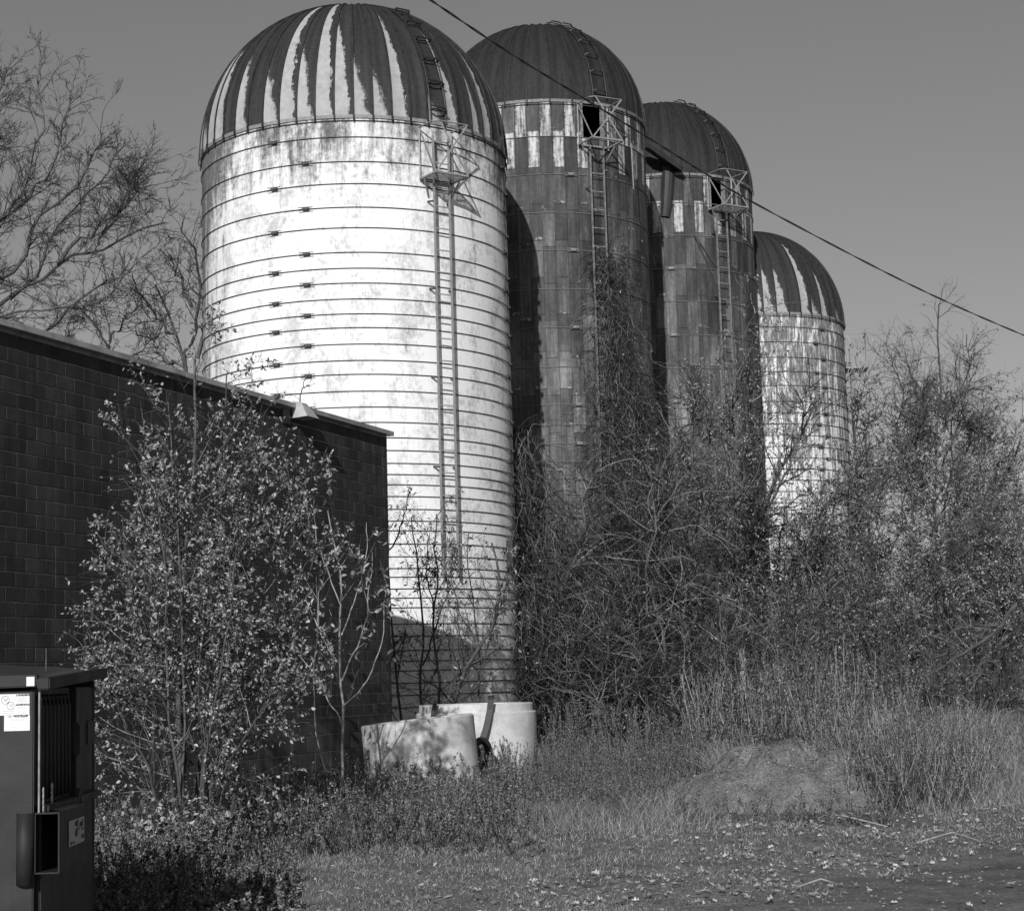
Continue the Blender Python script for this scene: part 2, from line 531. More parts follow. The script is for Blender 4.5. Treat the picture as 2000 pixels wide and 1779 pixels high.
def building():
    d = (WB - WA); d[2] = 0
    d /= np.linalg.norm(d)
    n = np.array([d[1], -d[0], 0])                       # out of the wall
    P0 = np.array([WA[0], WA[1], 0]) - d * 6.0           # wall starts left of the frame
    L = float(np.linalg.norm((WB - WA)[:2]) + 6.0)
    rz = math.atan2(d[1], d[0])
    # local frame: x along wall, y into the building, z up
    t = empty('brick_building', (P0[0], P0[1], 0), 'low flat-roofed building with a dark painted block wall and pale metal roof edge', 'building', rz=rz)
    r = random.Random(3)
    V, F, C = [], [], []

    def block(x0, x1, z0, z1, out, tone):
        n0 = len(V); b = .0045
        tl = [r.uniform(-.0004, .0004)] * 4
        V.extend([(x0, 0.004, z0), (x1, 0.004, z0), (x1, 0.004, z1), (x0, 0.004, z1),
                  (x0 + b, -out + tl[0], z0 + b), (x1 - b, -out + tl[1], z0 + b), (x1 - b, -out + tl[2], z1 - b), (x0 + b, -out + tl[3], z1 - b)])
        for q in ((4, 5, 6, 7), (0, 1, 5, 4), (1, 2, 6, 5), (2, 3, 7, 6), (3, 0, 4, 7)):
            F.append(tuple(n0 + k for k in q))
        C.extend([tone] * 8)
    z = -.35
    row = 0
    while z < WALLTOP - .05:
        big = z < 1.02
        hgt, ln = (.2032, .4064) if big else (.1354, .3048)
        if z + hgt > WALLTOP: hgt = WALLTOP - z
        x = -ln * (.5 if row % 2 else 0)
        while x < L:
            x0, x1 = max(0, x), min(L, x + ln)
            j = .0045
            if x1 - x0 > .03:
                if not big and r.random() < .05:
                    xm = x0 + (x1 - x0) * r.choice((.4, .5)); block(x0 + j, xm - j, z + j, z + hgt - j, r.uniform(.0035, .0050), r.random())
                    block(xm + j, x1 - j, z + j, z + hgt - j, r.uniform(.0035, .0050), r.random())
                else:
                    block(x0 + j, x1 - j, z + j, z + hgt - j, r.uniform(.0035, .0050), r.random())
            x += ln
        z += hgt; row += 1
    me = npmesh('wall', V, F, attrs={'tone': C})
    m = Mat('dark_painted_block', .8, .12)
    a = m.n('ShaderNodeAttribute', attribute_name='tone').outputs['Fac']
    c = m.coord(); cx, cy, cz = m.sep(c)
    n1 = m.noise(c, 4, 5, .6)
    v = m.m_('MULTIPLY', m.ramp(a, 0, 1, .030, .046, False), m.ramp(n1, .3, .7, .85, 1.15))
    v = m.m_('MULTIPLY', v, m.ramp(cz, 1.0, 1.04, 1.35, 1.))
    v = m.m_('MULTIPLY', v, m.ramp(m.noise(m.scale(c, 5, 5, .5), 1, 5, .7), .35, .7, .8, 1.35))
    v = m.mix(m.m_('MULTIPLY', m.ramp(m.noise(c, 9, 5, .75), .66, .72), .35), v, .12)
    m.grey(v)
    tex = m.noise(m.scale(c, 60, 60, 34), 1, 3, .7, 1.2)
    rough = m.ramp(cz, 1.0, 1.04, .25, 1.)
    m.bump(m.m_('MULTIPLY', tex, rough), .6, .004)
    wall = link('wall', me, m.m, t)
    mort = simple('mortar', .22, .4, 3, .95, .1)
    D = 9.0
    MB().box((L / 2, D / 2 + .004, WALLTOP / 2 - .2), (L / 2 - .004, D / 2, WALLTOP / 2 + .196)).obj('core', mort, t)
    # right-hand return wall: plain dark coursed face, seen only on edge
    MB().box((L - .001, D / 2, WALLTOP / 2 - .2), (.008, D / 2 - .004, WALLTOP / 2 + .19)).obj('return_wall', m.m, t)
    # metal roof edge
    fl = MB()
    fl.box((L / 2 + .03, -.028, WALLTOP + .012), (L / 2 + .05, .05, .030))
    fl.box((L + .052, D / 2, WALLTOP + .010), (.022, D / 2 - .03, .037))
    fl.v = []; fl.f = []
    rq = random.Random(12)
    x = -.02
    while x < L + .06:
        x2 = min(x + 3.05, L + .08)
        dz, dy = rq.uniform(-.004, .004), rq.uniform(-.005, .005)
        fl.box(((x + x2) / 2, -.028 + dy, WALLTOP + .012 + dz), ((x2 - x) / 2 - .002, .05, .030), ((1, rq.uniform(-.002, .002), rq.uniform(-.0015, .0015)), (0, 1, 0), (0, 0, 1)))
        x = x2
    fl.box((L + .052, D / 2 + .03, WALLTOP + .010), (.022, D / 2 - .02, .028))
    fl.obj('roof_edge', M['flash'], t, bevel=.004)
    MB().box((L / 2, D / 2, WALLTOP + .02), (L / 2 - .02, D / 2, .015)).obj('roof', simple('roof_felt', .06), t)
    # scupper spout: folded sheet, open top, sloped front
    xs = 6.0 + 8.465 * .655
    # locate along the wall so that it stands at pixel (592, 812)
    dd = ray(577, 812); tt = ((P0 - EYE) @ n) / (dd @ n); hit = EYE + dd * tt
    xs = float((hit - P0) @ d)
    sc = MB()
    w, zt, zb = .135, WALLTOP + .075, WALLTOP - .135
    A = [(xs - w, -.03, zt), (xs + w, -.03, zt), (xs - w * .55, -.12, zt - .02), (xs + w * .55, -.12, zt - .02),
         (xs - w, -.03, zb), (xs + w, -.03, zb), (xs - w * 1.15, -.24, zb + .01), (xs + w * 1.15, -.24, zb + .01)]
    sc.add(A, [(0, 2, 6, 4), (1, 5, 7, 3), (2, 3, 7, 6), (4, 6, 7, 5)])
    o = sc.obj('scupper', M['galv'], t)
    o.modifiers.new('s', 'SOLIDIFY').thickness = .006
    MB().box((xs, -.125, zt - .055), (.05, .005, .025)).obj('scupper_slot', M['black'], t)
    MB().box((xs - .26, -.008, WALLTOP - .13), (.10, .012, .09)).obj('wall_patch', M['dumpd'], t)
    return t


building()


# ------------------------------------------------------------------ silos
def silo_centre(x, y, D):
    d = ray(x, y)
    h = math.hypot(d[0], d[1])
    return np.array([d[0] / h * D, d[1] / h * D])


def make_silo(name, label, c, R, Hr, Ha, wallmat, domemat, gores, peel, hoops, lugs, opening=None, hoopmat='rust', seam=.02, cap=True):
    t = empty(name, (c[0], c[1], 0), label, 'silo', 'domed silos in a row')
    face = math.atan2(-c[1], -c[0])
    # --- wall, stave by stave columns, real opening if given
    nst = int(round(2 * math.pi * R / .254)); sub = 2; nc = nst * sub
    zs = [Hr - .762 * k for k in range(int(Hr / .762) + 1)] + [-.3]
    zs = np.array(zs)
    V, Q, UV = [], [], []
    for ri, off in ((R, 0), (R - .07, 1)):
        a = face + (np.arange(nc + 1) - nc / 2) * 2 * math.pi / nc
        for z in zs:
            for k in range(nc + 1):
                V.append((ri * math.cos(a[k]), ri * math.sin(a[k]), z))
                UV.append(((a[k] - face) * R * (nst * .254) / (2 * math.pi * R), Hr - z))
        b = off * (nc + 1) * len(zs)
        for i in range(len(zs) - 1):
            for k in range(nc):
                am = math.degrees((a[k] + a[k + 1]) / 2 - face)
                if opening and i == 0 and opening[0] < am < opening[1]: continue
                q = (b + i * (nc + 1) + k, b + (i + 1) * (nc + 1) + k, b + (i + 1) * (nc + 1) + k + 1, b + i * (nc + 1) + k + 1)
                Q.append(q if off == 0 else q[::-1])
    me = npmesh('wall', V, Q, uv=UV, smooth=True)
    link('wall', me, wallmat, t)
    if opening:
        for am in opening:
            fr = MB()
            an = face + math.radians(am)
            o = np.array([math.cos(an), math.sin(an), 0])
            fr.bar(o * (R - .03) + [0, 0, Hr - .762], o * (R - .03) + [0, 0, Hr], .05, .09, up=o)
            fr.obj('hatch_jamb', M['steel'], t)
    # --- dome
    nth = 26
    th = np.linspace(0, math.pi / 2 - .03, nth)
    V, Q, UV, PL = [], [], [], []
    sg = 3
    Rd = R * 1.012
    for g in range(gores):
        base = len(V)
        for k in range(sg + 1):
            f = k / sg
            a = face + (g + f - gores / 2) * 2 * math.pi / gores
            for j in range(nth):
                rr = Rd * math.cos(th[j]) ** .96 * (1 - .010 * math.sin(math.pi * f) * math.cos(th[j]))
                V.append((rr * math.cos(a), rr * math.sin(a), Hr + .03 + (Ha - Hr - .03) * math.sin(th[j])))
                UV.append((g + min(max(f, .004), .996), th[j] / (math.pi / 2)))
                PL.append(peel[g] if g < len(peel) else 0)
        for k in range(sg):
            for j in range(nth - 1):
                p = base + k * nth + j
                Q.append((p, p + nth, p + nth + 1, p + 1))
    # skirt below the dome edge
    dome = link('dome', npmesh('dome', V, Q, uv=UV, smooth=True, attrs={'peel': PL}), domemat, t)
    sm = MB()
    for g in range(gores):
        a = face + (g - gores / 2) * 2 * math.pi / gores
        o = np.array([math.cos(a), math.sin(a), 0]); tt = np.array([-o[1], o[0], 0])
        n0 = len(sm.v)
        for j in range(nth):
            rr = Rd * math.cos(th[j]) ** .96
            z = Hr + .03 + (Ha - Hr - .03) * math.sin(th[j])
            no = o * math.cos(th[j]) + np.array([0, 0, math.sin(th[j])])
            p = o * rr + np.array([0, 0, z])
            w = .011
            for q in (p - tt * w - no * .01, p - tt * w + no * seam, p + tt * w + no * seam, p + tt * w - no * .01):
                sm.v.append(tuple(q))
        for j in range(nth - 1):
            for k in range(3):
                sm.f.append((n0 + j * 4 + k, n0 + j * 4 + k + 1, n0 + j * 4 + 5 + k, n0 + j * 4 + 4 + k))
        # foot bolt strap
        sm.box(o * (Rd + .02) + [0, 0, Hr - .02], (.012, .012, .06), (o, tt, (0, 0, 1)))
    link('seams', sm.mesh('seams'), simple(name + '_seam', .022, .5, 8, .7, .25), dome)
    if cap:
        cp = MB()
        n = 20
        ring = [(.24 * math.cos(2 * math.pi * k / n), .24 * math.sin(2 * math.pi * k / n), Ha - .02) for k in range(n)]
        ring2 = [(.1 * math.cos(2 * math.pi * k / n), .1 * math.sin(2 * math.pi * k / n), Ha + .05) for k in range(n)]
        cp.add(ring + ring2 + [(0, 0, Ha + .08)], [(k, (k + 1) % n, n + (k + 1) % n, n + k) for k in range(n)] + [(n + k, n + (k + 1) % n, 2 * n) for k in range(n)])
        cp.obj('cap', M['dumpd'], dome)
    # --- rim band: pale curb strip under the dome
    def ring_mesh(nm, ra, prof, n=96):
        V, Q = [], []
        m_ = len(prof)
        for k in range(n):
            a = 2 * math.pi * k / n
            for (dr, dz) in prof: V.append(((ra + dr) * math.cos(a), (ra + dr) * math.sin(a), dz))
        for k in range(n):
            k2 = (k + 1) % n
            for j in range(m_):
                j2 = (j + 1) % m_
                Q.append((k * m_ + j, k2 * m_ + j, k2 * m_ + j2, k * m_ + j2))
        return npmesh(nm, V, Q, smooth=False)
    link('rim_band', ring_mesh('rim_band', R, [(.0, -.03), (.022, -.03), (.03, .028), (.0, .028)]), M['steel'] if hoopmat != 'rust' else M['rail'], t, (0, 0, Hr))
    # --- hoops with their lugs
    hr = .0078
    prof = [(.012 + hr * math.cos(q), hr * math.sin(q)) for q in np.linspace(0, 2 * math.pi, 6)[:-1]]
    hm = ring_mesh('hoop', R, prof, 128)
    lg = MB()
    lg.box((.035, 0, 0), (.024, .06, .022))
    lg.bar((.045, -.13, .028), (.045, .13, .02), .013)
    lg.bar((.045, -.13, -.028), (.045, .13, -.02), .013)
    lm = lg.mesh('lug', bevel=.004)
    hmat = M[hoopmat]
    link('hoop', ring_mesh('hoop', R, [(.012 + hr * 1.3 * math.cos(q), hr * 1.3 * math.sin(q)) for q in np.linspace(0, 2 * math.pi, 6)[:-1]], 128), M['rust'], t, (0, 0, Hr - .075))
    for i, z in enumerate(hoops):
        ho = link('hoop', hm, hmat, t, (0, 0, z))
        for am in lugs(i):
            an = face + math.radians(am)
            lo = link('lug', lm, M['rust'] if hoopmat == 'rust' else hmat, ho, (R * math.cos(an), R * math.sin(an), 0))
            lo.rotation_euler = (0, 0, an)
    return t, face, dome


def frame(face, R, deg):
    a = face + math.radians(deg)
    o = np.array([math.cos(a), math.sin(a), 0]); tt = np.array([-o[1], o[0], 0])
    return o, tt


def ladder(t, face, R, deg, ztop, zbot, mat, width=.31, off=.15, rung=.381, brackets=1.52):
    o, tt = frame(face, R, deg)
    p = lambda s, z, d=off: o * (R + d) + tt * s + np.array([0, 0, z])
    ld = bpy.data.objects.new('ladder', None); COL.objects.link(ld); ld.parent = t; ld.empty_display_size = .2
    bms = [MB().bar(p(s * (width / 2 + .02), 0, off), p(s * (width / 2 + .04), .02, 0), .018, .03).mesh('bracket') for s in (-1, 1)]
    k = zbot + .3
    while k < ztop:
        for bm_ in bms: link('bracket', bm_, M['rust'], ld, (0, 0, k))
        k += brackets
    for s in (-1, 1):
        MB().bar(p(s * width / 2, zbot), p(s * width / 2, ztop), .02, .045, up=o).obj('rail', mat, ld)
    rm = MB().bar(p(-width / 2 - .005, 0), p(width / 2 + .005, 0), .018).mesh('rung')
    z = zbot + .2
    while z < ztop - .05:
        link('rung', rm, mat, ld, (0, 0, z))
        z += rung
    return ld


def cage(t, face, R, deg, zf, w, d, h, mat, grate='slats', shift=0.0):
    o, tt = frame(face, R, deg)
    P = lambda s, q, z: o * (R + q) + tt * (s + shift) + np.array([0, 0, zf + z])
    c = MB()
    s0, s1 = -w / 2, w / 2
    i0 = .03
    B = .035
    # top rail, three sides, with a small clipped corner
    c.bar(P(s0, i0, h), P(s0, d - .08, h), B, .012); c.bar(P(s0, d - .08, h), P(s0 + .1, d, h), B, .012)
    c.bar(P(s0 + .1, d, h), P(s1, d, h), B, .012); c.bar(P(s1, d, h), P(s1, i0, h), B, .012)
    # outer face braces
    c.bar(P(s0 + .1, d, h), P(s1, d + .01, 0), .028, .01, up=o); c.bar(P(s0, d + .02, 0), P(s1, d + .02, h), .028, .01, up=o)
    # side braces and uprights
    c.bar(P(s0, i0, h), P(s0, d, 0), .028, .01, up=tt); c.bar(P(s0, i0, h), P(s0, i0, 0), .028, .02)
    c.bar(P(s1, i0, h), P(s1, i0, -.05), .04, .03)
    # knee braces to the wall below
    c.bar(P(s0, d * .3, -.03), P(s0 + .18, 0, -.30), .025); c.bar(P(s1, d * .5, -.03), P(s1 - .05, 0, -.30), .025)
    cg = c.obj('platform_cage', mat, t)
    f = MB()
    for a, b in ((P(s0, i0, 0), P(s0, d, 0)), (P(s0, d, 0), P(s1, d, 0)), (P(s1, d, 0), P(s1, i0, 0)), (P(s1, i0, 0), P(s0, i0, 0))):
        f.bar(a, b, .04, .03)
    f.obj('floor_frame', mat, cg)
    if grate:
        g = MB()
        n = 9
        for k in range(n):
            q = i0 + (d - i0) * (k + .7) / (n + .4)
            g.bar(P(s0 + .02, q, .012), P(s1 - .02, q, .012), .026, .008)
        g.obj('slatted_floor', M['steel'], cg)
    return cg


def dome_steps(t, dome, face, R, Hr, Ha, deg, n, th0, th1, mat, heavy):
    o, tt = frame(face, R, deg)
    stm = MB()
    w = .155 if heavy else .17

    def P(s, th, lift):
        Rd = R * 1.012
        rr = Rd * math.cos(th) ** .96
        no = o * math.cos(th) + np.array([0, 0, math.sin(th)])
        return o * rr + tt * s + np.array([0, 0, Hr + .03 + (Ha - Hr - .03) * math.sin(th)]) + no * lift
    rl = MB()
    ths = np.linspace(th0 - .06, th1 + .04, 16)
    for s in (-w, w):
        rl.tube([P(s, q, .04) for q in ths], .012, 5)
    root = rl.obj('dome_ladder', mat, t)
    for k in range(n):
        th = th0 + (th1 - th0) * k / (n - 1)
        s = MB()
        if heavy:
            s.bar(P(-w, th, .03), P(-w * .85, th, .11), .03); s.bar(P(w, th, .03), P(w * .85, th, .11), .03)
            s.bar(P(-w * .88, th, .11), P(w * .88, th, .11), .022, .022)
            s.bar(P(-w, th + .025, .06), P(w, th + .025, .06), .022)
        else:
            s.bar(P(-w, th, .02), P(-w * .6, th, .09), .022); s.bar(P(w, th, .02), P(w * .6, th, .09), .022)
            s.bar(P(-w * .62, th, .09), P(w * .62, th, .09), .024, .02)
        s.obj('step', mat, root)
    return root


def zfront(c, R, y, x=None):
    """height of the point on the camera side of a silo seen at picture row y"""
    D = math.hypot(*c)
    p = c * (1 - R / D)
    # image column of that bearing
    lo, hi = -1., 20.
    for _ in range(40):
        m_ = (lo + hi) / 2
        d = np.array([p[0], p[1], m_]) - EYE
        yy = 889.5 - FPX * (d @ Up) / (d @ Fw)
        if yy > y: lo = m_
        else: hi = m_
    return lo


# --- silo 1, nearest, whitewashed
c1 = silo_centre(692, 300, 32.4); R1 = 2.79
H1 = zfront(c1, R1, 228); A1 = 13.86
hy1 = [268, 316, 359, 405, 445, 493, 524, 553, 584, 613, 640, 672, 704, 731, 764, 795, 825, 855, 880, 905, 927, 947, 970, 995, 1018,
       1037, 1063, 1088, 1111, 1128, 1151, 1169, 1188, 1220, 1244, 1272, 1293, 1312, 1336, 1360, 1384, 1410, 1435]
G1 = 54
pk = [0.] * G1
# gores from the left edge (index 14) to the right edge, camera side between 26 and 27
pk_vis = {12: .2, 13: .1, 14: .12, 15: .5, 16: .10, 17: .85, 18: .42, 19: .0, 20: .30, 21: .0, 22: .22, 23: .88, 24: .30, 25: 1.1, 26: .46, 27: .26, 28: .18,
          29: .55, 30: .0, 31: .12, 32: .5, 33: .0, 34: .30, 35: .8, 36: .0, 37: .28, 38: .0, 39: .2}
for k, v in pk_vis.items(): pk[k] = v
rl1 = random.Random(8)
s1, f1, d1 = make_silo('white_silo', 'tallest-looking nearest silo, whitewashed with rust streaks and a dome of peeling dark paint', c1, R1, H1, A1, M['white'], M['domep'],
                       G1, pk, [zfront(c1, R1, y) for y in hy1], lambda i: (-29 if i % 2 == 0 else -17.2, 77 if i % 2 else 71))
ladder(s1, f1, R1, 30.2, H1 - .28, 3.2, M['rail'])
zc1 = zfront(c1, R1, 228) - 1.04
cage(s1, f1, R1, 29.6, zc1, .64, .54, .90, M['rail'])
dome_steps(s1, d1, f1, R1, H1, A1, 30.5, 6, .06, .93, M['black'], True)
o_, t_ = frame(f1, R1, 66)
MB().box(o_ * (R1 + .05) + [0, 0, 3.62], (.07, .05, .26), (o_, t_, (0, 0, 1))).obj('vent_box', M['black'], s1)

# --- silo 2
c2 = silo_centre(1053, 243, 37.8); R2 = 2.27
H2 = zfront(c2, R2, 197); A2 = 15.48
hy2 = [267, 341, 416, 489, 565, 640, 717, 791, 830, 867, 902, 935, 967, 1000, 1033, 1066, 1100, 1135, 1170, 1205, 1240, 1275, 1310, 1345, 1380]
s2, f2, d2 = make_silo('dark_silo', 'dark stave silo with dead vines hanging down its ladder, second from the left', c2, R2, H2, A2, M['dark2'], M['domed'],
                       31, [0] * 31, [zfront(c2, R2, y) for y in hy2], lambda i: (15.5,) if i % 2 else (), opening=(22.5, 35.5), hoopmat='hoopl', cap=False)
ladder(s2, f2, R2, 28.6, H2 - .95, .4, M['steel'])
cage(s2, f2, R2, 28.7, H2 - .93, .70, .60, .86, M['rail'], grate=None)
dome_steps(s2, d2, f2, R2, H2, A2, 33, 7, .10, 1.25, M['dumpd'], False)
o_, t_ = frame(f2, R2, 45)
MB().bar(o_ * (R2 + .5) + t_ * -.12 + [0, 0, H2 - .9], o_ * (R2 + .48) + t_ * -.07 + [0, 0, H2 - 1.85], .018).obj('loose_rod', M['rail'], s2)

# --- silo 3
c3 = silo_centre(1292, 380, 43.5); R3 = 2.21
H3 = zfront(c3, R3, 341); A3 = 15.49
hy3 = [397, 461, 525, 589, 655, 720, 785, 818, 850, 882, 914, 946, 978, 1010, 1042, 1074, 1106, 1138, 1170, 1202, 1234, 1266]
s3, f3, d3 = make_silo('dark_silo', 'dark stave silo with a bent duct hanging under its dome, third from the left', c3, R3, H3, A3, M['dark3'], M['domed'],
                       31, [0] * 31, [zfront(c3, R3, y) for y in hy3], lambda i: (4,) if i % 2 == 0 else (), opening=(31, 42), hoopmat='hoopl', cap=False)
ladder(s3, f3, R3, 36, H3 - .80, .8, M['steel'])
cage(s3, f3, R3, 38, H3 - .85, .72, .6, .86, M['rail'], grate='slats')
dome_steps(s3, d3, f3, R3, H3, A3, 41, 7, .10, 1.2, M['dumpd'], False)
o_, t_ = frame(f3, R3, 6)
dk = MB()
for a_, b_ in (((19, 1.5), (40, 3.15)), ((19, 1.5), (33, 2.2))):
    pa = frame(f3, R3, a_[0]); pb = frame(f3, R3, b_[0])
    dk.bar(pa[0] * (R3 + .06) + [0, 0, H3 - a_[1]], pb[0] * (R3 + .03) + [0, 0, H3 - b_[1]], .03)
dk.obj('shadow_rod', M['rust'], s3)  # the duct's cast shadow put in as thin dark solid rods
# bent duct: inclined trough from the neighbour's eave, then a drop pipe
def local3(x, y, Y):
    p = at(x, y, Y); return (p[0] - c3[0], p[1] - c3[1], p[2])
du = MB()
du.bar(local3(1262, 285, 40.6), local3(1328, 331, 41.0), .42, .10, up=(0, -.3, 1))
duo = du.obj('duct', M['dumpd'], s3)
MB().tube([local3(1305, 326, 41.15), local3(1305, 350, 41.15), local3(1302, 400, 41.15), local3(1299, 425, 41.15)], [.165, .165, .15, .12], 12).obj('drop_pipe', M['dumpd'], duo)
MB().add([local3(1285, 402, 41.1), local3(1300, 402, 41.1), local3(1306, 450, 41.1), local3(1300, 440, 41.1), local3(1295, 425, 41.1)], [(0, 1, 2, 3, 4)]).obj('torn_flap', M['dumpd'], duo)

# --- silo 4
c4 = silo_centre(1467, 640, 47.2); R4 = 2.40
H4 = zfront(c4, R4, 613); A4 = 13.02
hy4 = [640, 669, 699, 727, 754, 785, 807, 829, 851, 873, 895, 917, 939, 961, 983, 1005, 1027, 1049, 1071, 1093, 1115, 1137, 1160, 1183, 1206, 1230, 1255, 1280]
G4 = 46
pk4 = [0.] * G4
for k, v in {21: .5, 22: .3, 23: .85, 24: .30, 25: .30, 26: .0, 27: .75, 28: .10, 29: .35, 30: .0, 31: .1, 32: .0}.items(): pk4[k] = v
s4, f4, d4 = make_silo('white_silo', 'shorter mottled white silo at the right end of the row, dark dome with pale streaks', c4, R4, H4, A4, M['mottled'], M['domep'],
                       G4, pk4, [zfront(c4, R4, y) for y in hy4], lambda i: (41 if i % 2 else 47,))
cage(s4, f4, R4, 92, 9.25, .7, .55, .9, M['rail'])
ladder(s4, f4, R4, 92, 9.9, 1.5, M['steel'])


# ------------------------------------------------------------------ cable
cp = [(780, -40, 15), (840, 0, 15.4), (1000, 107, 16.6), (1141, 193, 17.6), (1275, 275, 18.6), (1372, 336, 19.4), (1468, 394, 20.2), (1700, 517, 22), (1850, 590, 23.2), (2000, 655, 24.4), (2100, 694, 25.2)]
pts = [at(*q) for q in cp]
fine = []
for i in range(len(pts) - 1):
    p0, p1, p2, p3 = pts[max(i - 1, 0)], pts[i], pts[i + 1], pts[min(i + 2, len(pts) - 1)]
    for s in np.linspace(0, 1, 26)[:-1]:
        fine.append(.5 * (2 * p1 + (p2 - p0) * s + (2 * p0 - 5 * p1 + 4 * p2 - p3) * s * s + (3 * p1 - p0 - 3 * p2 + p3) * s ** 3))
cable = empty('overhead_cable', tuple(pts[0]), 'twisted black overhead wire sloping down across the sky in front of the silos', 'cable')
for ph, rad in ((0, .006), (math.pi, .006)):
    tb = [p - pts[0] + .0065 * np.array([math.cos(k * .42 + ph), 0, math.sin(k * .42 + ph)]) for k, p in enumerate(fine)]
    MB().tube(tb, rad, 5).obj('strand', M['black'], cable)


# ------------------------------------------------------------------ concrete pipe sections and the rubber strips over them
def pipe_section(name, label, xl, xr, ytop, Y, zb, wall=.12, step=None, tilt=(0, 0), parts=True):
    a = at(xl, ytop, Y); b = at(xr, ytop, Y)
    r = (b[0] - a[0]) / 2
    cx = (a[0] + b[0]) / 2 - tilt[1] * 1.1
    zt = (a[2] + b[2]) / 2
    t = empty(name, (cx, Y + .0, zb), label, 'concrete pipe')
    h = zt - zb
    n = 72
    prof = [(r, 0)]
    if step:
        sh, sw = step
        prof += [(r, h - sh - .015), (r - .015, h - sh), (r - sw, h - sh), (r - sw - .004, h - .01), (r - sw - .015, h)]
    else:
        prof += [(r, h - .02), (r - .02, h)]
    prof += [(r - wall - (step[1] if step else 0), h), (r - wall - (step[1] if step else 0), 0)]
    V, Q = [], []
    m_ = len(prof)
    for k in range(n):
        q = 2 * math.pi * k / n
        for (pr, pz) in prof: V.append((pr * math.cos(q), pr * math.sin(q), pz))
    for k in range(n):
        for j in range(m_):
            Q.append((k * m_ + j, (k + 1) % n * m_ + j, (k + 1) % n * m_ + (j + 1) % m_, k * m_ + (j + 1) % m_))
    o = link('ring', npmesh('ring', V, Q, smooth=False), M['conc'], t)
    for p in o.data.polygons: p.use_smooth = True
    md = o.modifiers.new('e', 'EDGE_SPLIT'); md.split_angle = math.radians(30)
    t.rotation_euler = (tilt[0], tilt[1], 0)
    return t, cx, Y, r, zt


pR, prx, prY, prr, przt = pipe_section('concrete_pipe', 'taller concrete pipe ring with a stepped top edge, standing right behind the tilted one', 812, 1047, 1374, 25.0, .0, step=(.11, .04))
pL, plx, plY, plr, plzt = pipe_section('concrete_pipe', 'shorter concrete pipe ring with leaf shadows on it, tilted, left of the taller ring', 705, 926, 1404, 22.5, -.14, tilt=(.0, -.085))


def strip(name, label, path, w, cat='rubber strip'):
    P = [np.array(p) for p in path]
    loc = P[0]
    s = MB()
    for i in range(len(P) - 1):
        a, b = P[i] - loc, P[i + 1] - loc
        s.add([a + (-w / 2, 0, 0), a + (w / 2, 0, 0), b + (w / 2, 0, 0), b + (-w / 2, 0, 0)], [(0, 1, 2, 3)])
    o = s.obj(name, M['black'], loc=loc)
    o.modifiers.new('s', 'SOLIDIFY').thickness = .02
    return tag(o, label, cat)


fy = lambda x: prY - math.sqrt(max(prr ** 2 - (x - prx) ** 2, 0))


def over(x, y, out):
    p = at(x, y, 24.); f = fy(p[0]) - out
    return at(x, y, f)


strip('rubber_strip', 'long black rubber strip hanging over the rim of the taller concrete ring', [over(960, 1360, -.25), over(959, 1366, .06), over(957, 1385, .06), over(953, 1405, .09), over(948, 1425, .12), over(941, 1445, .15), over(935, 1462, .17), over(931, 1478, .18)], .085)
strip('rubber_strip', 'short black rubber strip at the left end of the taller concrete ring', [over(851, 1367, -.2), over(850, 1372, .06), over(847, 1385, .06), over(845, 1402, .1)], .06)
ty = MB()
pp = at(940, 1470, 23.6)
ty.tube([pp + .16 * np.array([math.cos(a) * .6, math.cos(a) * .6, math.sin(a)]) - pp for a in np.linspace(0, 2 * math.pi, 25)], .05, 8, cap=False)
tag(ty.obj('tyre_scrap', M['black'], smooth=True, loc=pp), 'round black scrap of tyre in the gap between the two concrete rings', 'tyre')


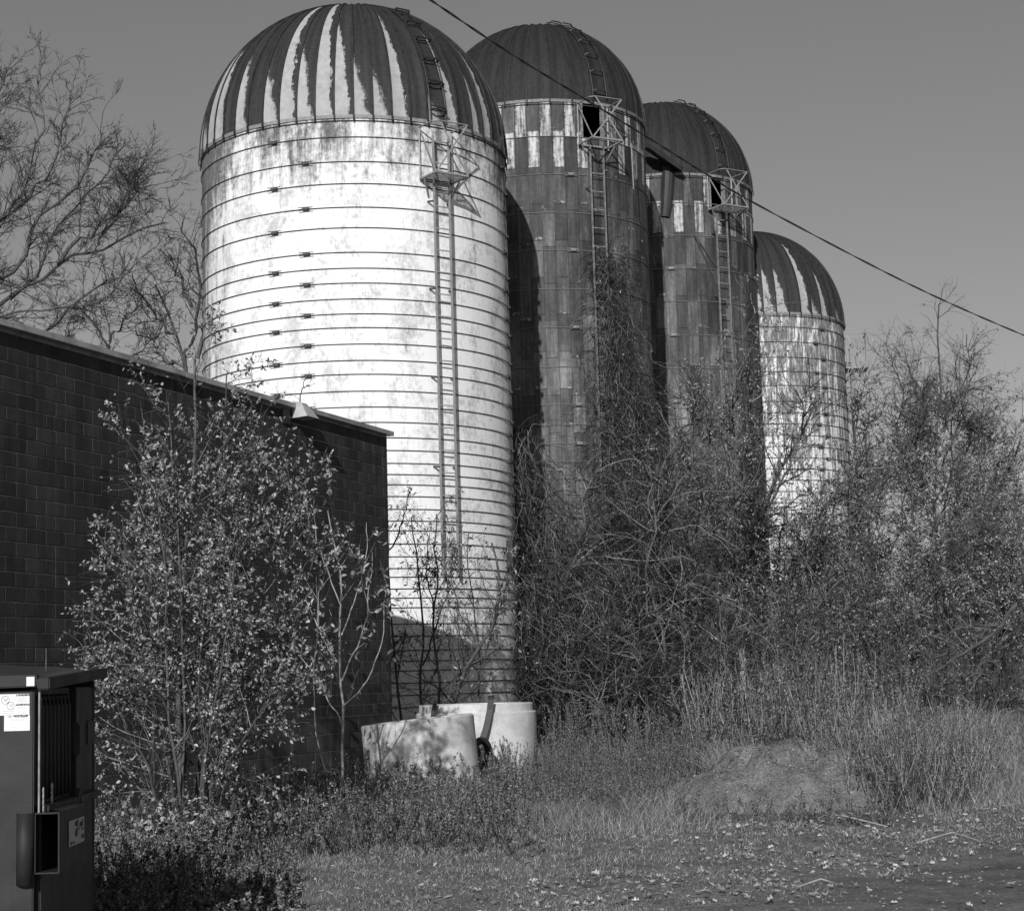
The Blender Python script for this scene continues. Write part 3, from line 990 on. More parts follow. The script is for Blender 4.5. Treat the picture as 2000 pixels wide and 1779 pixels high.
# ------------------------------------------------------------------ dumpster
def dumpster():
    Y0 = 8.7
    c = at(76, 1500, Y0)
    t = empty('dumpster', (c[0], c[1], 0), 'dark steel dumpster with white warning stickers and a black domed lid', 'dumpster', rz=math.radians(1.6))
    D, Wd = 1.30, 1.75
    zt0, zt1 = 1.50, 1.545       # body top front / rear (below the lip)
    zl = .935
    fx = -.025                    # front panel ends just left of the side's corner post
    b = MB()
    # front panel
    b.box((-Wd / 2 + fx, .02, zt0 / 2 + .03), (Wd / 2, .02, zt0 / 2 - .03))
    # rear panel, left side, floor
    b.box((-Wd / 2, D - .02, zt1 / 2 + .03), (Wd / 2, .02, zt1 / 2 - .03))
    b.box((-Wd, D / 2, zt0 / 2 + .03), (.02, D / 2 - .04, zt0 / 2 - .03))
    b.box((-Wd / 2, D / 2, .09), (Wd / 2 - .03, D / 2 - .05, .03))
    # right side, lower solid part and rear part
    b.box((-.02, D / 2 + .02, zl / 2 + .04), (.016, D / 2 - .045, zl / 2 - .05))
    b.box((-.02, (.84 + D) / 2 - .02, (zl + zt0) / 2 + .01), (.016, (D - .84) / 2 - .02, (zt0 - zl) / 2))
    b.box((-.045, .45, (zl + zt0) / 2), (.012, .41, (zt0 - zl) / 2 + .01))     # recessed door panel behind the ribs
    b.obj('body', M['dump'], t, bevel=.006)
    # side corner post (pale edge) and ledge
    MB().box((-.004, .028, (zl + 1.49) / 2), (.004, .012, (1.49 - zl) / 2 + .02)).obj('corner_post', M['steel'], t)
    MB().box((.012, D / 2 + .02, zl), (.025, D / 2 - .03, .016)).obj('ledge', M['dump'], t, bevel=.004)
    # lip round the top
    l = MB()
    l.bar((-Wd - .05, -.02, 1.535), (.0, -.02, 1.545), .06, .058)
    l.bar((.03, -.05, 1.53), (.03, D + .04, 1.585), .06, .055)
    l.bar((-Wd - .05, D + .03, 1.575), (.0, D + .03, 1.575), .06, .055)
    l.obj('lip', M['dump'], t, bevel=.006)
    MB().box((-.03, -.0515, 1.543), (.019, .0015, .022)).obj('reflector_sticker', M['paper'], t)
    # ribbed sliding door
    rb = MB()
    for k in range(8):
        y = .12 + k * .085
        rb.tube([(-.02, y - .05, 1.47), (-.018, y - .015, 1.455), (-.016, y, 1.42), (-.016, y + .005, 1.2), (-.016, y, .97)], .012, 6)
    rb.obj('door_ribs', M['dumpd'], t, smooth=True)
    MB().box((.002, .83, 1.24), (.022, .04, .085)).obj('door_handle', M['black'], t, bevel=.01)
    MB().box((-.002, 1.17, 1.265), (.006, .07, .062)).obj('slot', M['black'], t)
    ch = MB()
    for k in range(4):
        z = 1.03 - k * .028
        pr = [(.012, .22 + (.010 if k % 2 else 0) * math.cos(q) + (.0 if k % 2 else .012 * math.cos(q)), z + .017 * math.sin(q)) for q in np.linspace(0, 2 * math.pi, 11)]
        ch.tube(pr, .004, 5, cap=False)
    ch.obj('chain', M['chain'], t, smooth=True)
    ch2 = MB()
    for k in range(4):
        z = 1.02 - k * .028
        ch2.tube([(.018, .02 + .009 * math.cos(q), z + .017 * math.sin(q)) for q in np.linspace(0, 2 * math.pi, 11)], .0035, 5, cap=False)
    ch2.obj('chain', M['chain'], t, smooth=True)
    # fork pocket: rectangular tube on the side, open towards the camera
    f = MB()
    x0, x1, z0, z1, y1 = -.02, .095, .635, .915, .62
    th = .0035
    f.box(((x0 + x1) / 2, y1 / 2, z1), ((x1 - x0) / 2, y1 / 2, th)); f.box(((x0 + x1) / 2, y1 / 2, z0), ((x1 - x0) / 2, y1 / 2, th))
    f.box((x1, y1 / 2, (z0 + z1) / 2), (th, y1 / 2, (z1 - z0) / 2 + th)); f.box((x0 + .002, y1 / 2, (z0 + z1) / 2), (th, y1 / 2, (z1 - z0) / 2 - th))
    f.box(((x0 + x1) / 2, y1 - .004, (z0 + z1) / 2), ((x1 - x0) / 2 - th, .004, (z1 - z0) / 2 - th))
    fo = f.obj('fork_pocket', M['dump'], t, bevel=.002)
    g = MB()
    g.add([(.0, .05, zl + .0), (.0, .62, zl + .0), (x1, .62, z1 + .004), (x1, .1, z1 + .004)], [(0, 1, 2, 3)])
    g.obj('gusset', M['dumpd'], fo)
    # worn warning plate on the pocket
    MB().box((x1 + .008, .36, .80), (.0015, .17, .062)).obj('worn_label', M['inkpale'], fo)
    wl = MB()
    rr = random.Random(2)
    for k in range(14):
        wl.box((x1 + .0105, .36 + rr.uniform(-.14, .14), .80 + rr.uniform(-.05, .05)), (.0008, rr.uniform(.01, .03), rr.uniform(.004, .012)))
    wl.obj('worn_print', M['dumpd'], fo)
    # A-shaped tie-down hook
    h = MB()
    h.bar((.03, .66, .85), (.03, .74, .985), .02, .02); h.bar((.03, .82, .85), (.03, .74, .985), .02, .02); h.bar((.03, .70, .90), (.03, .78, .90), .012, .012)
    h.obj('hook', M['black'], t)
    # half-round bumper on the front near the pocket
    V, Q = [], []
    n = 14
    for z in (.585, .92):
        for k in range(n + 1):
            q = math.pi * k / n
            V.append((-.062 + .036 * math.cos(q), -.0 - .045 * math.sin(q), z))
    for k in range(n): Q.append((k, k + 1, n + 2 + k, n + 1 + k))
    bmp = link('bumper', npmesh('bumper', V, Q, smooth=True), M['dump'], t)
    bmp.modifiers.new('s', 'SOLIDIFY').thickness = .006
    # lids, two domed plastic covers
    for (xa, xb) in ((-1.74, -.86), (-.84, .04)):
        V, Q = [], []
        nx, ny = 14, 14
        for j in range(ny + 1):
            for i in range(nx + 1):
                u, v = i / nx, j / ny
                bulge = (math.sin(math.pi * u) ** .6) * (math.sin(math.pi * v) ** .5)
                V.append((xa + (xb - xa) * u, .0 + (D + .02) * v, 1.555 + .035 * v + .055 * bulge + .012 * math.sin(u * 3 * math.pi) ** 2 * bulge))
        for j in range(ny):
            for i in range(nx): Q.append((j * (nx + 1) + i, j * (nx + 1) + i + 1, (j + 1) * (nx + 1) + i + 1, (j + 1) * (nx + 1) + i))
        lo = link('lid', npmesh('lid', V, Q, smooth=True), M['lid'], t)
        lo.modifiers.new('s', 'SOLIDIFY').thickness = .02
    MB().bar((.02, .05, 1.59), (.02, .055, 1.70), .006).obj('lid_rod', M['rust'], t)
    # stickers on the front panel
    yf = -.0012

    def sticker(nm, x0, x1, z0, z1, y=yf, mat='paper'):
        return MB().box(((x0 + x1) / 2, y, (z0 + z1) / 2), ((x1 - x0) / 2, .0008, (z1 - z0) / 2)).obj(nm, M[mat], t)

    def text(nm, s, x, z, size, par, mat='ink', sx=1., bold=True):
        cu = bpy.data.curves.new(nm, 'FONT')
        cu.body = s; cu.size = size; cu.extrude = .0003
        cu.offset = .0016 * size / .03 if bold else 0
        ob = bpy.data.objects.new('tmp', cu); COL.objects.link(ob)
        dg = bpy.context.evaluated_depsgraph_get()
        me = bpy.data.meshes.new_from_object(ob.evaluated_get(dg))
        bpy.data.objects.remove(ob)
        me.name = nm
        o = link(nm, me, None, par)
        me.materials.clear(); me.materials.append(M[mat])
        o.rotation_euler = (math.pi / 2, 0, 0)
        o.scale = (sx, 1, 1)
        o.location = (x, yf - .0014, z)
        return o
    k = 1 / 402.
    X = lambda px: (px - 76) * k
    Z = lambda py: 1.5 - (py - 1347.5) * k
    a = sticker('warning_sticker', X(-8), X(57.5), Z(1394), Z(1353.5))
    text('lettering', 'WARNING', X(34.5), Z(1357.6), .0125, a, sx=1.0)
    text('lettering', 'ADVERTENCIA', X(33.5), Z(1375.8), .0115, a, sx=.78)
    tri = MB()
    for z in (1357.6, 1375.8):
        tri.add([(X(31), yf - .002, Z(z)), (X(34), yf - .002, Z(z)), (X(32.5), yf - .002, Z(z - 3.6))], [(0, 1, 2)])
    tri.obj('warning_triangle', M['ink'], a)
    ln = MB()
    rr = random.Random(4)
    for y in (1360.5, 1362.5, 1365, 1367, 1369, 1379, 1381, 1383.5, 1386, 1388.5, 1391):
        ln.box(((X(32) + X(32 + rr.uniform(18, 24))) / 2, yf - .0012, Z(y)), (.026 * rr.uniform(.8, 1), .0004, .0007))
    for y in (1386, 1389.5): ln.box((X(15), yf - .0012, Z(y)), (.032, .0004, .0012))
    ln.obj('fine_print', M['inkpale'], a)
    rg = MB()
    for (cx, cy, rd) in ((11, 1364.5, 7.6), (21.5, 1376, 7.2)):
        rg.tube([(X(cx) + rd * k * math.cos(q), yf - .0015, Z(cy) + rd * k * math.sin(q)) for q in np.linspace(0, 2 * math.pi, 25)], .0009, 4, cap=False)
        rg.bar((X(cx - rd * .7), yf - .0015, Z(cy - rd * .7)), (X(cx + rd * .7), yf - .0015, Z(cy + rd * .7)), .0016, .001)
    rg.bar((X(7.5), yf - .0015, Z(1366.5)), (X(13.5), yf - .0015, Z(1364)), .004, .001)
    rg.box((X(15), yf - .0015, Z(1362.6)), (.002, .0005, .002)); rg.box((X(24.5), yf - .0015, Z(1373.5)), (.002, .0005, .002))
    rg.bar((X(21), yf - .0015, Z(1376.5)), (X(24), yf - .0015, Z(1374.5)), .0012, .001)
    rg.obj('pictogram', M['ink'], a)
    bst = sticker('maker_sticker', X(9), X(58.3), Z(1424), Z(1394.5))
    text('lettering', 'WASTEQUIP', X(27), Z(1397.8), .0145, bst, sx=.86)
    lo = MB()
    for q in (0, 3):
        lo.bar((X(17 + q), yf - .0015, Z(1395)), (X(18.5 + q), yf - .0015, Z(1398.4)), .0022, .001)
        lo.bar((X(18.5 + q), yf - .0015, Z(1398.4)), (X(20 + q), yf - .0015, Z(1395)), .0022, .001)
    lo.obj('maker_emblem', M['ink'], bst)
    ln = MB()
    for (y, xa, xb) in ((1402, 18, 50), (1404, 20, 48), (1408, 14, 18), (1415.5, 20, 34), (1417.5, 20, 36), (1416, 40, 45)):
        ln.box(((X(xa) + X(xb)) / 2, yf - .0012, Z(y)), ((xb - xa) * k / 2, .0004, .0006))
    ln.obj('fine_print', M['inkpale'], bst)
    return t


dumpster()

# ------------------------------------------------------------------ dirt mound
MC = at(1535, 1500, 19.9)


def mound():
    n, m_ = 130, 36
    V, Q = [], []
    r2 = np.random.default_rng(4)
    ax, ay, H = 1.55, 1.0, .66
    def hh(a, f):
        base = (math.cos(f * math.pi / 2) ** .95)
        w = 1 + .10 * math.sin(2 * a + 1) + .06 * math.sin(5 * a) + .04 * math.sin(9 * a + 2)
        return base * H * w
    for j in range(m_ + 1):
        f = j / m_
        for k in range(n):
            a = 2 * math.pi * k / n
            w = 1 + .09 * math.sin(3 * a + .5) + .05 * math.sin(7 * a)
            x, y = ax * f * w * math.cos(a), ay * f * w * math.sin(a)
            z = hh(a if f > .2 else 0, f) + r2.normal(0, .012) * min(1, f * 4) - .08
            lump = .05 * math.sin(3.1 * x * 2 + 1.3) * math.sin(4.3 * y * 2 + x * 3) + .03 * math.sin(11 * x + 5 * y) + .02 * math.sin(17 * y - 9 * x)
            jt = min(1, f * 4); V.append((x + r2.normal(0, .012) * jt, y + r2.normal(0, .01) * jt, z + lump * jt * (1 - f ** 4)))
    for j in range(m_):
        for k in range(n):
            Q.append((j * n + k, (j + 1) * n + k, (j + 1) * n + (k + 1) % n, j * n + (k + 1) % n))
    m = Mat('mound_earth', .95, .1)
    c = m.coord()
    n2 = m.noise(c, 4, 6, .7); n3 = m.noise(c, 40, 5, .75)
    v = m.m_('MULTIPLY', m.ramp(n2, .3, .7, .14, .27), m.ramp(n3, .3, .7, .6, 1.4))
    sp = m.ramp(m.noise(c, 60, 2, .5), .62, .70)
    m.grey(m.mix(m.m_('MULTIPLY', sp, .6), v, .32))
    m.bump(m.m_('ADD', n3, n2), 1., .05)
    o = link('dirt_mound', npmesh('dirt_mound', V, Q, smooth=True), m.m, None, (MC[0], MC[1], float(gh(MC[0], MC[1]))))
    Va = np.array(V); pk_ = r2.integers(n * 6, len(V), 900)
    rr = r2.uniform(.004, .02, 900)
    oc = np.array([[1, 0, 0], [-1, 0, 0], [0, 1, 0], [0, -1, 0], [0, 0, .8], [0, 0, -.8]], float)
    f8 = np.array([[0, 2, 4], [2, 1, 4], [1, 3, 4], [3, 0, 4], [2, 0, 5], [1, 2, 5], [3, 1, 5], [0, 3, 5]])
    Vc = oc[None] * rr[:, None, None] * r2.uniform(.6, 1.4, (900, 6, 1)) + (Va[pk_] + r2.normal(0, .012, (900, 3)) * [1, 1, 0])[:, None]
    co = link('clods', npmesh('clods', Vc.reshape(-1, 3), None, (np.arange(900)[:, None, None] * 6 + f8[None]).reshape(-1, 3)), leafmat('clod_earth', .08, .34, 0), o)
    co['kind'] = 'stuff'
    tag(o, 'low heap of bare stony dirt in front of the weeds', 'dirt mound')


mound()


# ------------------------------------------------------------------ vegetation engine
def unit(v):
    return v / (np.linalg.norm(v, axis=-1, keepdims=True) + 1e-9)


def grow(P0, D0, L, K, noise, trop, g):
    D = unit(D0)
    P = [P0]
    tr = np.asarray(trop, float)
    for k in range(K):
        D = unit(D + g.normal(0, noise, D.shape) + tr)
        P.append(P[-1] + D * (L / K)[:, None])
    return np.stack(P, 1)


def spawn(C, Rad, n, g, t=(.2, 1.), ang=(.5, 1.), rf=.6, ln=(.3, .6), absl=False, rmin=.0012):
    """children on the curves C (N,K+1,3); returns P0, D0, L, r0"""
    N, K1, _ = C.shape
    tot = max(1, int(N * n))
    i = g.integers(0, N, tot) if n < 1 else np.tile(np.arange(N), int(math.ceil(n)))[:tot]
    u = g.uniform(t[0], t[1], len(i)) * (K1 - 1)
    k = np.minimum(u.astype(int), K1 - 2); f = (u - k)[:, None]
    P = C[i, k] * (1 - f) + C[i, k + 1] * f
    T = unit(C[i, k + 1] - C[i, k])
    X = unit(np.cross(T, g.normal(size=T.shape)))
    a = g.uniform(ang[0], ang[1], len(i))[:, None]
    D = T * np.cos(a) + X * np.sin(a)
    plen = np.linalg.norm(np.diff(C, axis=1), axis=2).sum(1)[i]
    L = g.uniform(ln[0], ln[1], len(i)) * (1 if absl else plen * (1.15 - .6 * u / (K1 - 1)))
    r = np.maximum(Rad[i, k] * rf, rmin)
    return P, D, L, r


def tubes(Cs, Rs, sides=3):
    V, Q, off = [], [], 0
    for C, Rd in zip(Cs, Rs):
        N, K1, _ = C.shape
        s = sides if Rd.max() < .02 else 6
        T = unit(C[:, -1] - C[:, 0] + 1e-6)
        X = unit(np.cross(T, np.array([.31, .17, .93]) + T[:, ::-1] * .3)); Y = np.cross(T, X)
        ang = np.arange(s) * 2 * math.pi / s
        ring = X[:, None, None] * np.cos(ang)[None, None, :, None] + Y[:, None, None] * np.sin(ang)[None, None, :, None]
        v = C[:, :, None] + ring * Rd[:, :, None, None]
        V.append(v.reshape(-1, 3))
        b = off + (np.arange(N)[:, None, None] * K1 + np.arange(K1 - 1)[None, :, None]) * s
        k = np.arange(s)[None, None]; k2 = (k + 1) % s
        Q.append(np.stack([b + k, b + k2, b + s + k2, b + s + k], -1).reshape(-1, 4))
        off += v.size // 3
    return np.concatenate(V), np.concatenate(Q)


def leafmesh(P, T, g, l, w, droop=.3, fold=.35):
    """six-sided folded leaves at points P with heading T"""
    N = len(P)
    T = unit(T + g.normal(0, .7, T.shape) + np.array([0, 0, -droop]))
    X = unit(np.cross(T, g.normal(size=T.shape)))
    Nn = np.cross(T, X)
    l = g.uniform(l[0], l[1], N)[:, None]; w = l * g.uniform(w[0], w[1], N)[:, None]
    up = w * fold * g.uniform(.2, 1.2, N)[:, None]
    bend = l * g.uniform(-.25, .1, N)[:, None]
    a = P; b = P + T * l + Nn * bend
    pts = [a, P + T * l * .32 + X * w * .5 + Nn * up, P + T * l * .7 + X * w * .4 + Nn * up, b, P + T * l * .7 - X * w * .4 + Nn * up, P + T * l * .32 - X * w * .5 + Nn * up]
    V = np.stack(pts, 1).reshape(-1, 3)
    o = np.arange(N)[:, None] * 6
    Q = np.concatenate([o + np.array([[0, 1, 2, 3]]), o + np.array([[0, 3, 4, 5]])])
    return V, Q


def clump(P, s, seed):
    """soft 0..1 clumping field in space"""
    q = np.random.default_rng(seed)
    v = 0
    for k in range(7):
        d = unit(q.normal(size=3)) * s * q.uniform(.5, 2.)
        v = v + np.sin(P @ d * 2 * math.pi + q.uniform(0, 6.28))
    return np.clip(v / 7 * 1.5 + .5, 0, 1)


def taper(n, K, r0, r1f):
    f = np.linspace(1, r1f, K + 1)[None]
    return r0[:, None] * f


def resample(poly, K, g, wob):
    P = np.array(poly, float)
    s = np.concatenate([[0], np.cumsum(np.linalg.norm(np.diff(P, axis=0), axis=1))])
    q = np.linspace(0, s[-1], K + 1)
    R = np.stack([np.interp(q, s, P[:, i]) for i in range(3)], 1)
    w = g.normal(0, wob, R.shape); w[0] = 0
    w = (w + np.roll(w, 1, 0)) / 2; w[0] = 0
    return R + w


def plant(name, label, cat, stems, levels, seed, leaf=None, mt='bark', mb='twig', ml='leafb', group=None, push=None, K0=14, wob=.03, names=('trunk', 'branches', 'foliage'), tagkw=None):
    """stems: list of (polyline of world points, radius). levels: list of dicts. leaf: dict(n,l,w,levels)"""
    g = np.random.default_rng(seed)
    C = np.stack([resample(p, K0, g, wob) for p, _ in stems])
    Rd = taper(len(stems), K0, np.array([r for _, r in stems], float), .35)
    base = np.array(stems[0][0][0], float)
    root = empty(name, tuple(base), label, cat, group)
    V, Q = tubes([C], [Rd], 6)
    link(names[0], npmesh(names[0], V - base, Q, smooth=True), M[mt], root)
    Cs, Rs = [], []
    cur, crd = C, Rd
    allc = [(C, Rd)]
    for lv in levels:
        src, srd = (cur, crd) if not lv.get('src') is not None else allc[lv['src']]
        P, D, L, r = spawn(src, srd, lv['n'], g, lv.get('t', (.2, 1)), lv.get('ang', (.5, 1.)), lv.get('rf', .6), lv.get('ln', (.3, .6)), lv.get('absl', False), lv.get('rmin', .002))
        if 'gap' in lv:
            k = clump(P, lv.get('gs', .8), seed + 7) > g.uniform(lv['gap'] - .25, lv['gap'] + .25, len(P))
            P, D, L, r = P[k], D[k], L[k], r[k]
        K = lv.get('K', 6)
        cc = grow(P, D, L, K, lv.get('noise', .2), lv.get('trop', (0, 0, .05)), g)
        if push: cc = push(cc)
        rd = taper(len(P), K, r, lv.get('tip', .3))
        Cs.append(cc); Rs.append(rd); allc.append((cc, rd))
        cur, crd = cc, rd
    if Cs:
        V, Q = tubes(Cs, Rs, 3)
        link(names[1], npmesh(names[1], V - base, Q), M[mb], root)
    if leaf:
        LV, LQ, off = [], [], 0
        for li in leaf.get('levels', [-1]):
            cc, rd = allc[li]
            P, D, L, r = spawn(cc, rd, leaf['n'], g, leaf.get('t', (.2, 1.)), (.4, 1.3), .5)
            if leaf.get('keep'):
                k = leaf['keep'](P, g); P, D = P[k], D[k]
            v, q = leafmesh(P, D, g, leaf['l'], leaf['w'], leaf.get('droop', .4))
            LV.append(v - base); LQ.append(q + off); off += len(v)
        link(names[2], npmesh(names[2], np.concatenate(LV), np.concatenate(LQ)), M[ml], root)
    return root, allc


def A(Y, *pts):
    """polyline through picture points at depth Y; a third value shifts the depth"""
    return [at(p[0], p[1], Y + (p[2] if len(p) > 2 else 0)) for p in pts]


def ground_at(x, Y):
    """point on the ground under picture column x at depth Y"""
    p = at(x, 1450, Y)
    return np.array([p[0], Y, float(gh(p[0], Y))])


# ---- big leafy shrub in front of the wall
Yb = 15.6
gb = lambda x, dy=0: ground_at(x, Yb + dy)
st = [
    ([gb(355)] + A(Yb, (350, 1450), (352, 1250), (362, 1050, .1), (378, 880, .1), (382, 700, .2)), .030),
    ([gb(345, .2)] + A(Yb, (325, 1480), (290, 1300, .2), (255, 1150, .1), (235, 1010)), .018),
    ([gb(400, .1)] + A(Yb, (425, 1450), (455, 1250), (490, 1080, .3), (520, 960, .4)), .022),
    ([gb(430, .3)] + A(Yb, (470, 1480), (530, 1330, .4), (590, 1180, .6), (620, 1060, .8)), .018),
    ([gb(330)] + A(Yb, (290, 1500), (235, 1380), (190, 1290), (170, 1210)), .014),
    ([gb(380, .4)] + A(Yb, (400, 1400, .3), (415, 1100, .5), (440, 900, .5), (440, 730, .5)), .018),
    ([gb(360, -.2)] + A(Yb, (345, 1480, -.3), (330, 1300, -.4), (320, 1120, -.4), (300, 930, -.3)), .016),
    ([gb(410, -.2)] + A(Yb, (440, 1500, -.3), (500, 1400, -.3), (570, 1330, -.2), (640, 1290, 0)), .014),
    ([gb(385, -.1)] + A(Yb, (400, 1500, -.3), (420, 1350, -.4), (450, 1180, -.4), (470, 1020, -.3)), .015),
    ([gb(365, .1)] + A(Yb, (350, 1400, .1), (330, 1150, .2), (300, 980, .3), (265, 860, .3)), .014),
    ([gb(390, .1)] + A(Yb, (400, 1380, .1), (430, 1150, .1), (480, 980, .2), (515, 880, .2)), .014),
    ([gb(395, -.1)] + A(Yb, (390, 1300, -.2), (395, 1050, -.2), (420, 900, -.2), (470, 800, -.1)), .013),
    ([gb(350, -.1)] + A(Yb, (360, 1300, -.3), (350, 1050, -.3), (335, 900, -.2), (330, 790, -.1)), .013),
    ([gb(420, .2)] + A(Yb, (450, 1350, .3), (520, 1150, .4), (560, 1020, .5), (575, 930, .6)), .013),
    ([gb(300, .1)] + A(Yb, (300, 1520), (305, 1380), (300, 1250)), .010),
]
plant('leafy_shrub', 'tall leafy shrub with pale small leaves growing against the dark block wall', 'shrub', st,
      [dict(n=24, t=(.20, .98), ang=(.5, 1.2), ln=(.14, .33), K=7, noise=.16, trop=(0, 0, .07), rf=.42, rmin=.003),
       dict(n=8, t=(.15, 1), ang=(.4, 1.1), ln=(.35, .75), K=5, noise=.18, trop=(0, 0, -.01), rf=.5, rmin=.0018)],
      21, leaf=dict(n=17, l=(.016, .047), w=(.4, .58), levels=[-1], droop=.5, keep=lambda P, g: clump(P, 1.6, 5) > g.uniform(.22, .72, len(P))), mt='bark', mb='twig', ml='leafa', wob=.02)

# ---- low sprouting leaves round the foot of the shrub
for i, (x, Y, h, wd, nn) in enumerate([(300, 15.1, .55, .35, 26), (345, 15.0, .6, .4, 30), (410, 15.3, .5, .3, 22), (250, 15.6, .45, .3, 16), (500, 16.2, .6, .4, 20), (565, 17.0, .5, .4, 16)]):
    b = ground_at(x, Y)
    g = np.random.default_rng(60 + i)
    stems = []
    for k in range(nn):
        a = g.uniform(0, 6.28); rr = g.uniform(0, wd)
        e = b + np.array([math.cos(a) * rr, math.sin(a) * rr * .7, g.uniform(.5, 1) * h])
        stems.append(([b + (e - b) * np.array([.3, .3, 0]), (b + e) / 2 + g.normal(0, .03, 3), e], .004))
    plant('sucker_clump', ['low leafy clump nearest the dumpster at the foot of the shrub', 'widest clump of leafy shoots under the shrub\'s main stem', 'leafy shoots just right of the shrub\'s main stem',
                           'sparse leafy shoots against the wall beside the dumpster', 'dim leafy shoots in the shrub\'s shade', 'rightmost leafy shoots under the shrub by the wall'][i], 'shrub', stems,
          [dict(n=2, t=(.3, .9), ang=(.4, .9), ln=(.3, .5), K=4, noise=.15, rf=.6)], 70 + i,
          leaf=dict(n=5, l=(.03, .07), w=(.4, .6), levels=[0, 1], droop=.8), mt='twig', mb='twig', ml='leafa', K0=5, wob=.01, group='leafy shoots under the shrub', names=('stems', 'twigs', 'foliage'))

# ---- thin sapling right of the shrub
Ys = 20.3
plant('sapling', 'slim pale-stemmed sapling with large withered leaves before the right end of the wall', 'sapling',
      [([ground_at(668, Ys)] + A(Ys, (667, 1450), (668, 1300), (664, 1160), (655, 1080, .1), (640, 1000, .2)), .020),
       ([ground_at(640, Ys)] + A(Ys, (625, 1450), (612, 1300), (625, 1150), (690, 1060)), .010),
       (A(Ys, (667, 1330), (700, 1260), (722, 1150), (728, 1075)), .010),
       (A(Ys, (667, 1240), (690, 1180), (712, 1100), (718, 1020)), .009),
       (A(Ys, (668, 1380), (720, 1330), (748, 1240), (752, 1140)), .010),
       (A(Ys, (664, 1180), (640, 1120), (618, 1050), (614, 980)), .008),
       (A(Ys, (668, 1420), (630, 1340), (590, 1280), (560, 1240)), .008)],
      [dict(n=8, t=(.2, 1), ang=(.4, .9), ln=(.15, .4), K=6, noise=.14, trop=(0, 0, .12), rf=.5, rmin=.0025),
       dict(n=2.5, t=(.3, 1), ang=(.4, .9), ln=(.3, .5), K=4, noise=.15, trop=(0, 0, .05), rf=.6, rmin=.002)],
      22, leaf=dict(n=1.6, l=(.05, .11), w=(.3, .5), levels=[-1, -2], droop=1.0), mt='barkl', mb='twigl', ml='leafa', wob=.02)

# ---- sapling at the wall corner, the wall's shade put into its dark colours
Yd = 25.2
plant('sapling', 'thin dark sapling rising in shade just past the corner of the block wall', 'sapling',
      [([ground_at(785, Yd)] + A(Yd, (782, 1400), (772, 1280), (765, 1180), (752, 1080), (750, 1030)), .024),
       (A(Yd, (753, 1080), (775, 1055), (790, 1000), (803, 955)), .014)],
      [dict(n=7, t=(.2, 1), ang=(.4, 1.), ln=(.2, .45), K=6, noise=.15, trop=(0, 0, .1), rf=.5, rmin=.003),
       dict(n=3, ln=(.3, .5), K=5, noise=.18, rf=.6, rmin=.0025)], 23,
      leaf=dict(n=.25, l=(.05, .09), w=(.3, .45), droop=1.), mt='barkd', mb='twigd', ml='leafshade', wob=.02)

# ---- saplings in front of the white silo's foot
for i, (Y, stems, lb, sd) in enumerate([
    (26.9, [((825, 1430), (825, 1330), (828, 1230), (822, 1150), (812, 1080), (806, 1010)), ((825, 1300), (850, 1230), (872, 1150), (890, 1060))], 'straight pale-stemmed sapling left of centre, at the white silo\'s foot', 31),
    (27.0, [((858, 1420), (856, 1330), (848, 1230), (846, 1160), (852, 1080), (850, 1000)), ((848, 1200), (835, 1120), (838, 1040))], 'second pale-stemmed sapling, crossing the base of the white silo\'s ladder', 32),
    (27.6, [((884, 1368), (905, 1310), (932, 1262), (952, 1228), (968, 1212), (972, 1140), (962, 1060)), ((968, 1212), (990, 1150), (1000, 1080)), ((932, 1262), (900, 1200), (880, 1130), (905, 1060))], 'crooked leaning trunk rising behind the taller concrete ring', 33),
    (28.5, [((935, 1400), (938, 1300), (925, 1200), (915, 1120), (920, 1040)), ((938, 1300), (960, 1230), (985, 1170))], 'bushy sapling full of withered leaf tips before the white silo', 34),
    (26.0, [((740, 1430), (745, 1330), (735, 1250), (715, 1190)), ((745, 1350), (770, 1280), (800, 1230))], 'low twiggy sapling at the foot of the wall corner', 35)]):
    ss = []
    for k, p in enumerate(stems):
        q = A(Y, *p)
        if k == 0: q = [ground_at(p[0][0], Y)] + q
        ss.append((q, [.026, .028, .045, .02, .016][i] if k == 0 else .014))
    plant('sapling', lb, 'sapling', ss,
          [dict(n=24, t=(.2, 1), ang=(.4, 1.1), ln=(.14, .4), K=7, noise=.2, trop=(0, 0, .06), rf=.38, rmin=.0035),
           dict(n=8, t=(.15, 1), ang=(.4, 1.1), ln=(.3, .6), K=5, noise=.22, trop=(0, 0, .03), rf=.55, rmin=.003)], sd,
          leaf=dict(n=.8, l=(.04, .09), w=(.25, .45), droop=1.), mt='bark', mb='twig', ml='leafb', wob=.03, group='saplings before the white silo')


# ---- vines
def push_out(c, R, pad=.05):
    def f(C):
        q = C[..., :2] - c
        r = np.linalg.norm(q, axis=-1, keepdims=True)
        C = C.copy()
        C[..., :2] = c + q * np.maximum(r, R + pad) / (r + 1e-6)
        return C
    return f


